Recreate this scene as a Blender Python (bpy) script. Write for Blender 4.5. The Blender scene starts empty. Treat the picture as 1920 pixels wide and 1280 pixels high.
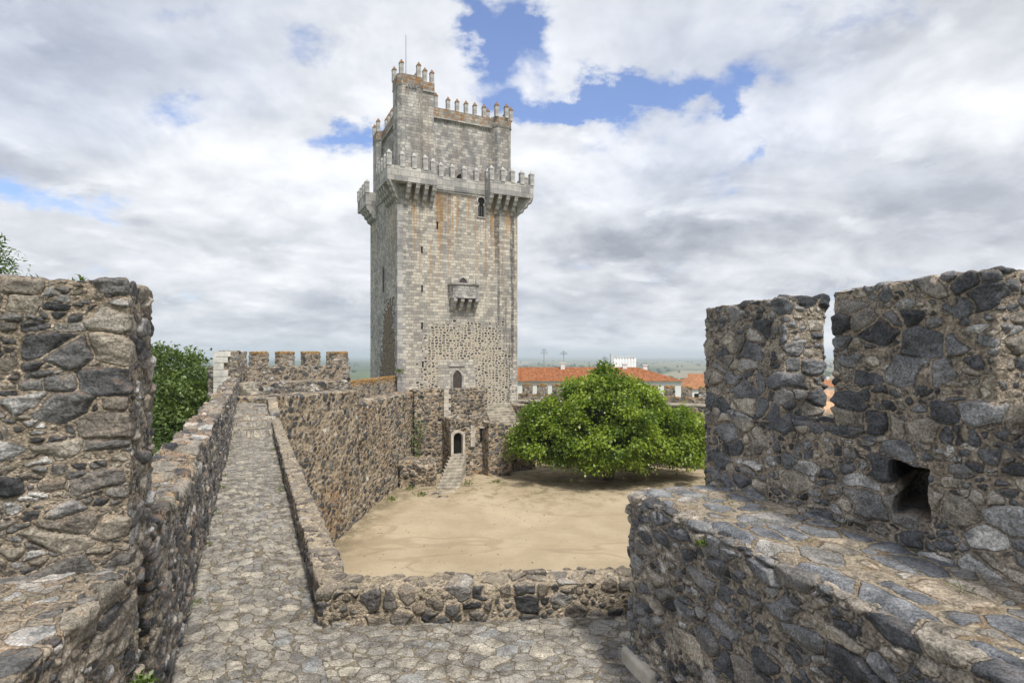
import bpy, math, random
import numpy as np
from mathutils import Vector
R = math.radians
rnd = random.Random(7)
S = bpy.context.scene
COL = S.collection
F = 1067.0; CX = 960.0; CY = 666.0          # focal length and principal row measured from the photo

def at(px, py, Y):
    return ((px-CX)/F*Y, Y, (CY-py)/F*Y)
def xat(px, Y): return (px-CX)/F*Y
def zat(py, Y): return (CY-py)/F*Y

# ------------------------------------------------------------------ numpy noise
def h32(i, j, k, seed):
    x = (i.astype(np.int64)*73856093) ^ (j.astype(np.int64)*19349663) ^ (k.astype(np.int64)*83492791) ^ (int(seed)*2654435761 % (1 << 31))
    x = x & 0xffffffff
    x = ((x ^ (x >> 16))*0x45d9f3b) & 0xffffffff
    x = ((x ^ (x >> 16))*0x45d9f3b) & 0xffffffff
    x = x ^ (x >> 16)
    return x.astype(np.float64)/4294967295.0
def vnoise(P, f, seed):
    Q = P*f; I = np.floor(Q).astype(np.int64); t = Q-I; t = t*t*(3-2*t)
    out = 0
    for a in (0, 1):
        for b in (0, 1):
            for c in (0, 1):
                w = (t[:, 0] if a else 1-t[:, 0])*(t[:, 1] if b else 1-t[:, 1])*(t[:, 2] if c else 1-t[:, 2])
                out = out + w*h32(I[:, 0]+a, I[:, 1]+b, I[:, 2]+c, seed)
    return out*2-1
def fbm(P, f, seed, o=3):
    s = 0; a = 1; n = 0
    for k in range(o):
        s = s+a*vnoise(P, f*(2.03**k), seed+k*17); n += a; a *= .5
    return s/n
def sstep(a, b, x):
    t = np.clip((x-a)/(b-a), 0, 1); return t*t*(3-2*t)

def stones(P, cell, seed, p=2.1, jit=.85, rv=.22, warp=.13):
    """Irregular stones: returns edge distance in metres, three random numbers per stone, a tilt value"""
    c = np.array(cell, float)
    W = np.stack([vnoise(P, 1.1/c.mean(), seed+901+k) for k in range(3)], 1)*warp
    W += np.stack([vnoise(P, 3.1/c.mean(), seed+951+k) for k in range(3)], 1)*warp*.35
    Q = P/c + W
    row = np.floor(Q[:, 2])
    F1 = np.full(len(P), 9.); F2 = np.full(len(P), 9.)
    ids = np.zeros((len(P), 3), np.int64); D1 = np.zeros((len(P), 3))
    I0 = np.floor(Q).astype(np.int64)
    for dk in (-1, 0, 1):
        kk = I0[:, 2]+dk
        off = h32(kk, kk*0+3, kk*0+5, seed+77)
        qx = Q[:, 0]+off
        ix = np.floor(qx).astype(np.int64)
        for di in (-1, 0, 1):
            ii = ix+di
            for dj in (-1, 0, 1):
                jj = I0[:, 1]+dj
                d0 = qx-(ii+.5+jit*(h32(ii, jj, kk, seed)-.5))
                d1 = Q[:, 1]-(jj+.5+jit*(h32(ii, jj, kk, seed+1)-.5))
                d2 = Q[:, 2]-(kk+.5+jit*.8*(h32(ii, jj, kk, seed+2)-.5))
                d = (np.abs(d0)**p+np.abs(d1)**p+np.abs(d2)**p)**(1/p) - rv*(h32(ii, jj, kk, seed+3)*2-1)
                m = d < F1
                F2 = np.where(m, F1, np.minimum(F2, d))
                F1 = np.where(m, d, F1)
                ids[m, 0] = ii[m]; ids[m, 1] = jj[m]; ids[m, 2] = kk[m]
                D1[m, 0] = d0[m]; D1[m, 1] = d1[m]; D1[m, 2] = d2[m]
    edge = (F2-F1)*.5*np.sort(c)[:2].mean()
    ra = h32(ids[:, 0], ids[:, 1], ids[:, 2], seed+11)
    rb = h32(ids[:, 0], ids[:, 1], ids[:, 2], seed+12)
    rc = h32(ids[:, 0], ids[:, 1], ids[:, 2], seed+13)
    tilt = D1[:, 0]*(rb-.5)+D1[:, 2]*(rc-.5)+D1[:, 1]*(ra-.5)
    return edge, ra, rb, rc, tilt

# ------------------------------------------------------------------ mesh / object helpers
def np_mesh(name, V, Q, attrs=None, mat=None, smooth=True):
    me = bpy.data.meshes.new(name)
    V = np.asarray(V, np.float32); Q = np.asarray(Q, np.int32); n = Q.shape[1]
    me.vertices.add(len(V)); me.vertices.foreach_set('co', V.ravel())
    me.loops.add(Q.size); me.loops.foreach_set('vertex_index', Q.ravel())
    me.polygons.add(len(Q)); me.polygons.foreach_set('loop_start', np.arange(0, Q.size, n, dtype=np.int32))
    me.polygons.foreach_set('loop_total', np.full(len(Q), n, np.int32))
    if smooth: me.polygons.foreach_set('use_smooth', np.ones(len(Q), bool))
    for k, a in (attrs or {}).items():
        at_ = me.attributes.new(k, 'FLOAT', 'POINT'); at_.data.foreach_set('value', np.asarray(a, np.float32))
    me.update(); me.validate()
    if mat: me.materials.append(mat)
    return me
def link(name, me, parent=None, loc=(0, 0, 0)):
    o = bpy.data.objects.new(name, me); COL.objects.link(o)
    o.location = loc
    if parent is not None: o.parent = parent
    return o
def tag(o, label=None, cat=None, group=None, kind=None):
    if label: o['label'] = label
    if cat: o['category'] = cat
    if group: o['group'] = group
    if kind: o['kind'] = kind
    return o
def empty(name, loc, label, cat, group=None, rz=0):
    o = bpy.data.objects.new(name, None); COL.objects.link(o); o.location = loc; o.rotation_euler = (0, 0, rz)
    o.empty_display_size = .3
    return tag(o, label, cat, group)

class MB:
    """collects shapes for one mesh object, with box-projected uv in metres"""
    def __init__(s): s.v = []; s.f = []
    def add(s, vs, fs):
        b = len(s.v); s.v += [tuple(x) for x in vs]; s.f += [tuple(b+i for i in f) for f in fs]; return s
    def box(s, x0, x1, y0, y1, z0, z1):
        return s.add([(x0, y0, z0), (x1, y0, z0), (x1, y1, z0), (x0, y1, z0), (x0, y0, z1), (x1, y0, z1), (x1, y1, z1), (x0, y1, z1)],
                     [(3, 2, 1, 0), (4, 5, 6, 7), (0, 1, 5, 4), (1, 2, 6, 5), (2, 3, 7, 6), (3, 0, 4, 7)])
    def prism(s, poly, z0, z1, top=None):
        n = len(poly); top = top or poly
        return s.add([(x, y, z0) for x, y in poly]+[(x, y, z1) for x, y in top],
                     [tuple(range(n-1, -1, -1)), tuple(range(n, 2*n))]+[(i, (i+1) % n, n+(i+1) % n, n+i) for i in range(n)])
    def extrude(s, prof, o, a, b, c, w):
        """profile (p,q) in the plane of vectors a,b at origin o; extruded w along c (centred)"""
        o, a, b, c = map(Vector, (o, a, b, c)); n = len(prof)
        vs = [o+a*p+b*q-c*(w/2) for p, q in prof]+[o+a*p+b*q+c*(w/2) for p, q in prof]
        return s.add(vs, [tuple(range(n)), tuple(range(2*n-1, n-1, -1))]+[((i+1) % n, i, n+i, n+(i+1) % n) for i in range(n)])
    def tube(s, p0, p1, r0, r1, n=8):
        p0, p1 = Vector(p0), Vector(p1); d = (p1-p0).normalized()
        a = d.orthogonal().normalized(); b = d.cross(a)
        vs = []
        for p, r in ((p0, r0), (p1, r1)):
            vs += [p+(a*math.cos(t)+b*math.sin(t))*r for t in [2*math.pi*i/n for i in range(n)]]
        return s.add(vs, [tuple(range(n-1, -1, -1)), tuple(range(n, 2*n))]+[(i, (i+1) % n, n+(i+1) % n, n+i) for i in range(n)])
    def build(s, name, mat, parent=None, loc=(0, 0, 0), bevel=0, smooth=False):
        me = bpy.data.meshes.new(name); me.from_pydata(s.v, [], s.f); me.update()
        import bmesh
        bm = bmesh.new(); bm.from_mesh(me); bmesh.ops.recalc_face_normals(bm, faces=bm.faces)
        if bevel:
            bmesh.ops.bevel(bm, geom=list(bm.edges), offset=bevel, segments=1, affect='EDGES', clamp_overlap=True)
        uvl = bm.loops.layers.uv.new('UVMap')
        for f in bm.faces:
            n = f.normal
            for l in f.loops:
                x, y, z = l.vert.co
                if abs(n.z) > .8: l[uvl].uv = (x, y)
                else:
                    t = Vector((-n.y, n.x)); t = t.normalized() if t.length > 1e-6 else Vector((1, 0))
                    l[uvl].uv = (x*t.x+y*t.y, z)
            f.smooth = smooth
        bm.to_mesh(me); bm.free()
        me.materials.append(mat)
        return link(name, me, parent, loc)

def spaced(a, b, dist0, dist1, k=.0024, mn=.008, mx=.12):
    """lattice from a to b, step growing with the distance from the viewer"""
    out = [a]; L = b-a
    while out[-1] < b-1e-6:
        d = dist0+(dist1-dist0)*(out[-1]-a)/L
        out.append(out[-1]+min(mx, max(mn, k*d)))
    out = np.array(out); return a+(out-a)*(L/(out[-1]-a))
def even(a, b, step):
    return np.linspace(a, b, max(2, int(round((b-a)/step))+1))

def box_lattice(nu, nv, nz, bottom=False):
    def grid(A, B): return np.meshgrid(np.arange(A), np.arange(B), indexing='ij')
    Qs = []
    def face(f, n1, n2, flip):
        a, b = grid(n1, n2)
        i, j, k = f(a, b); idx = (i*nv+j)*nz+k
        q = np.stack([idx[:-1, :-1], idx[1:, :-1], idx[1:, 1:], idx[:-1, 1:]], -1).reshape(-1, 4)
        Qs.append(q[:, ::-1] if flip else q)
    z = lambda a: np.zeros_like(a)
    face(lambda a, b: (a, z(a), b), nu, nz, False)
    face(lambda a, b: (a, z(a)+nv-1, b), nu, nz, True)
    face(lambda a, b: (z(a), a, b), nv, nz, True)
    face(lambda a, b: (z(a)+nu-1, a, b), nv, nz, False)
    face(lambda a, b: (a, b, z(a)+nz-1), nu, nv, False)
    if bottom: face(lambda a, b: (a, b, z(a)), nu, nv, True)
    Q = np.concatenate(Qs); ids, inv = np.unique(Q, return_inverse=True)
    Q = inv.reshape(Q.shape)
    return ids//(nv*nz), (ids//nz) % nv, ids % nz, Q

def rock_box(name, p0, ang, us, vs, zs, mat, cell=(.26, .26, .17), seed=1, amp=.03, r=.03, top=None, lump=.02,
             parent=None, hole=None, hole_slant=0., mort=.012, rough=.006, rv=.22, slant=0., jit=.85, crumble=0., flat_top=1., infill=.34, infill_size=.46):
    """A masonry block: a rounded box whose every stone stands proud of the mortar as real relief.
    p0 = plan corner + base z, ang = plan angle of the u axis"""
    us, vs, zs = map(np.asarray, (us, vs, zs))
    i, j, k, Q = box_lattice(len(us), len(vs), len(zs))
    P = np.stack([us[i], vs[j], zs[k]], 1).astype(float)
    lo = np.array([us[0], vs[0], zs[0]-9]); hi = np.array([us[-1], vs[-1], zs[-1]])
    inner = np.clip(P, lo+r, hi-r); d = P-inner
    L = np.linalg.norm(d, axis=1, keepdims=True)
    nf = np.stack([(i == len(us)-1)*1.-(i == 0), (j == len(vs)-1)*1.-(j == 0), (k == len(zs)-1)*1.], 1)
    nf /= np.maximum(np.linalg.norm(nf, axis=1, keepdims=True), 1e-9)
    N = np.where(L > 1e-9, d/np.maximum(L, 1e-9), nf)
    P = inner+N*np.minimum(L, r)
    G = P.copy(); G[:, 2] += slant*G[:, 0]
    edge, ra, rb, rc, tilt = stones(G, cell, seed, rv=rv, jit=jit)
    if infill:
        # here and there a pocket of small packing stones takes the place of one big stone
        e2, qa_, qb_, qc_, t2 = stones(G+[3.1, 1.7, .9], tuple(np.array(cell)*infill_size), seed+400, rv=rv, jit=jit)
        small = rc < infill
        edge = np.where(small, np.minimum(e2, edge+.004), edge)
        ra = np.where(small, qa_, ra); rb = np.where(small, qb_*.6, rb); rc = np.where(small, qc_, rc); tilt = np.where(small, t2*.4, tilt)
    stone = sstep(mort*.3, mort*.3+.016, edge)
    upw = np.where(N[:, 2] > .7, flat_top, 1.)
    h = amp*(stone*(.45+.55*rb)*1. - .35) + stone*tilt*amp*2.1
    h = h*upw
    h += fbm(P, 9., seed+5, 3)*rough*1.6 + fbm(P, 30., seed+6, 2)*rough
    h += fbm(P, .9, seed+8, 2)*lump
    if crumble:
        tt = sstep(zs[-1]-.22, zs[-1]-.02, P[:, 2])
        P[:, 2] += tt*crumble*(rc-.6)
    if hole is not None:
        hh_ = hole(P, N); h = h+hh_
    P = P+N*h[:, None]
    if hole is not None: P[:, 0] += hh_*hole_slant
    if top is not None:
        z0 = zs[0]; T = np.array([top(u) for u in us])[i]
        P[:, 2] = z0+(P[:, 2]-z0)*(T-z0)/(zs[-1]-z0)
    c, s = math.cos(ang), math.sin(ang)
    X = P[:, 0]*c-P[:, 1]*s; Y = P[:, 0]*s+P[:, 1]*c
    V = np.stack([X, Y, P[:, 2]-zs[0]], 1)
    me = np_mesh(name, V, Q, {'edge': edge, 'ra': ra, 'rb': rb, 'rc': rc}, mat)
    loc = np.array([p0[0], p0[1], zs[0]])
    if parent is not None: loc = loc-np.array(parent.location)
    return link(name, me, parent, tuple(loc))

def rock_sheet(name, p0, ang, us, vs, zfn, mat, cell, seed, amp=.012, keep=None, rough=.003, mort=.01, parent=None, rv=.2, z0=0, lump=.01, p=2.4):
    a, b = np.meshgrid(us, vs, indexing='ij'); nu, nv = a.shape
    P = np.stack([a.ravel(), b.ravel(), np.zeros(a.size)], 1)
    c, s = math.cos(ang), math.sin(ang)
    X = P[:, 0]*c-P[:, 1]*s; Y = P[:, 0]*s+P[:, 1]*c
    edge, ra, rb, rc, tilt = stones(P*[1, 1, 1]+[0, 0, .5*cell[2]], cell, seed, rv=rv, warp=.16, p=p)
    h = amp*(sstep(mort*.3, mort+.025, edge)*(.6+.4*rb)+tilt*.8)+fbm(P, 8., seed+5, 3)*rough*2+fbm(P, 28., seed+6, 2)*rough+fbm(P, 1., seed+9, 2)*lump
    Z = zfn(X+p0[0], Y+p0[1], P)+h
    idx = np.arange(a.size).reshape(nu, nv)
    Q = np.stack([idx[:-1, :-1], idx[1:, :-1], idx[1:, 1:], idx[:-1, 1:]], -1).reshape(-1, 4)
    V = np.stack([X, Y, Z-z0], 1)
    if keep is not None:
        C = V[Q].mean(1); Q = Q[keep(C[:, 0]+p0[0], C[:, 1]+p0[1])]
        u, inv = np.unique(Q, return_inverse=True); Q = inv.reshape(-1, 4); V = V[u]; edge, ra, rb, rc = edge[u], ra[u], rb[u], rc[u]
    me = np_mesh(name, V, Q, {'edge': edge, 'ra': ra, 'rb': rb, 'rc': rc}, mat)
    loc = np.array([p0[0], p0[1], z0])
    if parent is not None: loc = loc-np.array(parent.location)
    return link(name, me, parent, tuple(loc))

# ------------------------------------------------------------------ node helper
class NT:
    def __init__(s, nt): s.t = nt; s.n = nt.nodes; s.l = nt.links
    def new(s, typ, ins=None, **kw):
        n = s.n.new(typ)
        for k, v in kw.items(): setattr(n, k, v)
        for k, v in (ins or {}).items(): s.put(n.inputs[k], v)
        return n
    def put(s, sock, v):
        if isinstance(v, bpy.types.NodeSocket): s.l.new(v, sock)
        elif isinstance(v, (tuple, list)) and sock.type == 'RGBA' and len(v) == 3: sock.default_value = (*v, 1)
        else: sock.default_value = v
    def math(s, op, a, b=0., c=None, clamp=False):
        n = s.new('ShaderNodeMath', operation=op, use_clamp=clamp); s.put(n.inputs[0], a); s.put(n.inputs[1], b)
        if c is not None: s.put(n.inputs[2], c)
        return n.outputs[0]
    def vm(s, op, a, b=(0, 0, 0)):
        n = s.new('ShaderNodeVectorMath', operation=op); s.put(n.inputs[0], a); s.put(n.inputs[1], b); return n.outputs[0]
    def mix(s, f, a, b, mode='MIX'):
        n = s.new('ShaderNodeMix', data_type='RGBA', blend_type=mode, clamp_factor=True)
        s.put(n.inputs[0], f); s.put(n.inputs[6], a); s.put(n.inputs[7], b); return n.outputs[2]
    def noise(s, vec, scale, detail=3, rough=.55, dist=0., out=0):
        n = s.new('ShaderNodeTexNoise', {'Scale': scale, 'Detail': detail, 'Roughness': rough, 'Distortion': dist})
        if vec is not None: s.put(n.inputs['Vector'], vec)
        return n.outputs[out]
    def ramp(s, f, stops, interp='LINEAR'):
        n = s.new('ShaderNodeValToRGB'); cr = n.color_ramp; cr.interpolation = interp
        while len(cr.elements) < len(stops): cr.elements.new(.5)
        for e, (p, c) in zip(cr.elements, stops):
            e.position = p; e.color = (*c, 1) if len(c) == 3 else c
        s.put(n.inputs[0], f); return n.outputs[0]
    def sm(s, x, a, b):
        n = s.new('ShaderNodeMapRange', interpolation_type='SMOOTHSTEP'); s.put(n.inputs[0], x); s.put(n.inputs[1], a); s.put(n.inputs[2], b); return n.outputs[0]
    def mapped(s, vec, scale=(1, 1, 1), loc=(0, 0, 0), rot=(0, 0, 0)):
        n = s.new('ShaderNodeMapping', {'Location': loc, 'Scale': scale, 'Rotation': rot}); s.put(n.inputs[0], vec); return n.outputs[0]
    def attr(s, name): return s.new('ShaderNodeAttribute', attribute_name=name).outputs['Fac']
    def bump(s, h, dist, strength=1., prev=None):
        n = s.new('ShaderNodeBump', {'Strength': strength, 'Distance': dist}); s.put(n.inputs['Height'], h)
        if prev is not None: s.put(n.inputs['Normal'], prev)
        return n.outputs[0]
def material(name):
    m = bpy.data.materials.new(name); m.use_nodes = True; m.node_tree.nodes.clear()
    t = NT(m.node_tree); b = t.new('ShaderNodeBsdfPrincipled', {'Roughness': .9, 'Specular IOR Level': .25})
    o = t.new('ShaderNodeOutputMaterial'); t.l.new(b.outputs[0], o.inputs[0])
    return m, t, b
def simple(name, col, rough=.85, var=.25, scale=3., metal=0.):
    m, t, b = material(name)
    co = t.new('ShaderNodeTexCoord').outputs['Object']
    n = t.noise(co, scale, 5, .65)
    c = t.mix(t.sm(n, .3, .7), tuple(x*(1-var) for x in col), tuple(min(1, x*(1+var)) for x in col))
    t.put(b.inputs['Base Color'], c); b.inputs['Roughness'].default_value = rough; b.inputs['Metallic'].default_value = metal
    t.put(b.inputs['Normal'], t.bump(n, .01, .4))
    return m

DARK = [(0, (.040, .043, .048)), (.18, (.072, .077, .085)), (.38, (.115, .120, .128)), (.55, (.175, .178, .182)), (.64, (.15, .14, .128)),
        (.72, (.24, .215, .18)), (.86, (.33, .295, .245)), (.93, (.21, .212, .215)), (.98, (.36, .35, .335))]
def rubble(name, stone=DARK, mortar=((.17, .13, .095), (.33, .265, .19)), gap=.012, fine=1., orange=0., white=.5, gain=1., moss=0., wob=.016, peb=.55, toporange=0., cap=0., warm=0.):
    m, t, b = material(name)
    co = t.new('ShaderNodeTexCoord').outputs['Object']
    e, ra, rb, rc = t.attr('edge'), t.attr('ra'), t.attr('rb'), t.attr('rc')
    n1 = t.noise(co, 22*fine, 6, .7); n2 = t.noise(co, 70*fine, 6, .75); n3 = t.noise(co, 5*fine, 5, .62, .6)
    n4 = t.noise(t.mapped(co, (1, 1, 1), (7, 3, 1)), 38*fine, 5, .7)
    ee = t.math('ADD', e, t.math('MULTIPLY', t.math('SUBTRACT', n1, .5), wob))
    ee = t.math('ADD', ee, t.math('MULTIPLY', t.math('SUBTRACT', rc, .55), gap*1.1))
    mask = t.sm(ee, gap*.6, gap*1.3+.001)
    sc = t.ramp(t.math('ADD', ra, t.math('MULTIPLY', t.math('SUBTRACT', n3, .5), .16)), stone)
    # each stone: grain, paler worn blotches, hairline veins
    g = t.math('MULTIPLY', t.sm(n2, .28, .74), 1.55); g = t.math('ADD', g, .34)
    g2 = t.math('ADD', t.math('MULTIPLY', t.sm(n3, .3, .72), 1.0), .6)
    gg = t.math('MULTIPLY', t.math('MULTIPLY', g, g2), gain)
    sc = t.vm('MULTIPLY', sc, gg)
    lich = t.math('MULTIPLY', t.sm(n4, .60, .70), t.sm(n3, .40, .62))
    sc = t.mix(t.math('MULTIPLY', lich, white), sc, (.36, .345, .31))
    vein = t.math('ABSOLUTE', t.math('SUBTRACT', t.noise(t.mapped(co, (1, 1, 2.2)), 7*fine, 6, .65, 1.2), .5))
    sc = t.mix(t.math('MULTIPLY', t.sm(vein, .012, .0), t.math('MULTIPLY', white, .7)), sc, (.34, .33, .31))
    mn = t.math('ADD', t.math('MULTIPLY', n1, .5), t.math('MULTIPLY', n3, .5))
    mo = t.mix(t.sm(mn, .38, .62), mortar[0], mortar[1])
    mo = t.mix(t.math('MULTIPLY', t.sm(n2, .56, .70), .65), mo, (.055, .045, .036))
    mo = t.mix(t.math('MULTIPLY', t.sm(n4, .60, .68), .75), mo, (.45, .41, .35))
    pc = t.new('ShaderNodeTexVoronoi', {'Scale': 55*fine, 'Randomness': 1.}, feature='F1'); t.put(pc.inputs['Vector'], co)
    pr = t.new('ShaderNodeSeparateColor', {0: pc.outputs['Color']}).outputs[0]
    mo = t.vm('MULTIPLY', mo, t.math('ADD', t.math('MULTIPLY', pr, peb), 1.05-peb*.5))
    mo = t.vm('MULTIPLY', mo, t.math('ADD', t.math('MULTIPLY', t.sm(pc.outputs['Distance'], .75, .35), peb*.6), 1.05-peb*.6))
    geo = t.new('ShaderNodeNewGeometry')
    nz = t.new('ShaderNodeSeparateXYZ', {0: geo.outputs['Normal']}).outputs[2]
    if warm: mo = t.mix(t.math('MULTIPLY', t.sm(t.noise(co, .22, 4, .6), .48, .66), warm), mo, (.40, .24, .125))
    if cap: mask = t.math('MULTIPLY', mask, t.math('SUBTRACT', 1., t.math('MULTIPLY', t.math('MULTIPLY', t.sm(nz, .55, .9), t.sm(n3, .62, .38)), cap)))
    c = t.mix(mask, mo, sc)
    if orange:
        om = t.math('MULTIPLY', t.math('MULTIPLY', t.sm(n3, .45, .6), t.sm(n4, .40, .56)), t.math('MULTIPLY', t.sm(nz, -.1, .75), orange))
        c = t.mix(om, c, (.36, .17, .035))
    if toporange:   # lichen crust along the upper courses of a merlon
        gzz = t.new('ShaderNodeSeparateXYZ', {0: t.new('ShaderNodeTexCoord').outputs['Generated']}).outputs[2]
        tm = t.math('MULTIPLY', t.sm(t.math('ADD', gzz, t.math('MULTIPLY', t.math('SUBTRACT', n3, .5), .5)), .74, .92), t.math('MULTIPLY', t.sm(n1, .38, .52), toporange))
        c = t.mix(tm, c, t.mix(n1, (.40, .17, .03), (.50, .30, .07)))
    if moss:
        mm = t.math('MULTIPLY', t.math('MULTIPLY', t.sm(nz, .35, .8), t.sm(n3, .48, .60)), t.math('MULTIPLY', t.sm(ee, gap*2.2, gap*.6), moss))
        c = t.mix(mm, c, t.mix(t.sm(n4, .4, .6), (.075, .035, .014), (.20, .11, .03)))
    t.put(b.inputs['Base Color'], c)
    t.put(b.inputs['Roughness'], t.math('ADD', t.math('MULTIPLY', mask, -.22), .93))
    hh = t.math('ADD', t.math('MULTIPLY', n1, .5), t.math('MULTIPLY', n2, .5))
    # fractured facets on the stones, pebbles in the mortar
    fv = t.new('ShaderNodeTexVoronoi', {'Scale': 1., 'Randomness': 1.}, feature='F1', distance='MANHATTAN'); t.put(fv.inputs['Vector'], t.mapped(co, (11*fine, 11*fine, 17*fine), rot=(.4, .3, .5)))
    pv = t.new('ShaderNodeTexVoronoi', {'Scale': 55*fine, 'Randomness': 1.}, feature='F1'); t.put(pv.inputs['Vector'], co)
    nb = t.bump(hh, .028/fine, .85)
    nb = t.bump(t.math('MULTIPLY', fv.outputs['Distance'], mask), .022/fine, .65, nb)
    nb = t.bump(t.math('MULTIPLY', t.sm(pv.outputs['Distance'], .55, .15), t.math('SUBTRACT', 1., mask)), .008/fine, .8, nb)
    nb = t.bump(mask, .010/fine, .6, nb)
    t.put(b.inputs['Normal'], nb)
    return m

M = {}
M['near'] = rubble('near_rubble', gap=.006, mortar=((.25, .21, .165), (.52, .445, .355)), orange=.25, white=.6, moss=.0, gain=1.3)
BROWN = [(0, (.045, .047, .051)), (.14, (.090, .091, .094)), (.30, (.15, .147, .142)), (.45, (.16, .14, .118)), (.60, (.25, .222, .18)), (.74, (.32, .285, .23)), (.86, (.22, .217, .212)), (.96, (.42, .41, .39))]
M['near_left'] = rubble('near_left_rubble', stone=BROWN, mortar=((.28, .23, .17), (.54, .455, .35)), gap=.005, orange=.30, white=.6)
M['flank'] = rubble('flank_rubble', gain=1.3, gap=.006, orange=.12, white=.5, mortar=((.23, .20, .165), (.50, .44, .36)))
FLAG = [(0, (.13, .14, .155)), (.3, (.18, .19, .205)), (.6, (.23, .235, .24)), (.76, (.25, .225, .19)), (.9, (.36, .30, .23)), (1, (.40, .38, .35))]
M['flag'] = rubble('flagstone_top', stone=FLAG, mortar=((.34, .285, .21), (.54, .46, .35)), gap=.011, white=.35, moss=.5, orange=.05)
M['parapet'] = rubble('walk_parapet_rubble', stone=BROWN, mortar=((.30, .245, .18), (.58, .49, .375)), gap=.005, fine=.8, orange=.55, white=.8)
PAVE = [(0, (.185, .175, .16)), (.3, (.24, .222, .195)), (.6, (.285, .26, .22)), (.85, (.35, .315, .255)), (1, (.235, .235, .23))]
M['pave'] = rubble('walkway_paving', stone=PAVE, mortar=((.21, .175, .12), (.36, .30, .215)), gap=.004, fine=1.0, white=.2, wob=.014, peb=.4)
M['lowwall'] = rubble('low_wall_rubble', stone=[(0, (.05, .052, .055)), (.3, (.09, .09, .092)), (.5, (.14, .125, .105)), (.7, (.22, .185, .14)), (.85, (.12, .12, .12)), (1, (.35, .33, .30))],
                      mortar=((.34, .28, .20), (.60, .51, .39)), gap=.010, fine=.8, white=.5, orange=.15, cap=.9)
M['court'] = rubble('courtyard_wall_rubble', stone=[(0, (.045, .048, .052)), (.3, (.09, .092, .095)), (.55, (.15, .145, .135)), (.75, (.24, .20, .155)), (.92, (.32, .27, .20)), (1, (.45, .42, .37))],
                    mortar=((.33, .26, .18), (.52, .43, .315)), gap=.027, fine=.25, white=.3, wob=.032, peb=.2, warm=.55)
M['far'] = rubble('far_rubble', stone=BROWN, mortar=((.30, .245, .18), (.52, .435, .33)), peb=.3, gap=.018, fine=.3, white=.6, wob=.04, orange=.0)
M['farlich'] = rubble('far_lichen_rubble', stone=BROWN, mortar=((.30, .245, .18), (.52, .435, .33)), peb=.3, gap=.018, fine=.3, white=.6, wob=.04, orange=1., toporange=.85)
M['step'] = simple('worn_step_stone', (.36, .325, .265), var=.5, scale=2.5)
M['quoin'] = simple('pale_quoin_stone', (.50, .46, .39), var=.3, scale=2.)
M['wash'] = simple('whitewashed_quoin', (.60, .58, .53), var=.25, scale=2.)
M['iron'] = simple('weathered_metal', (.20, .20, .21), .6, .2, 4.)

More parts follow.
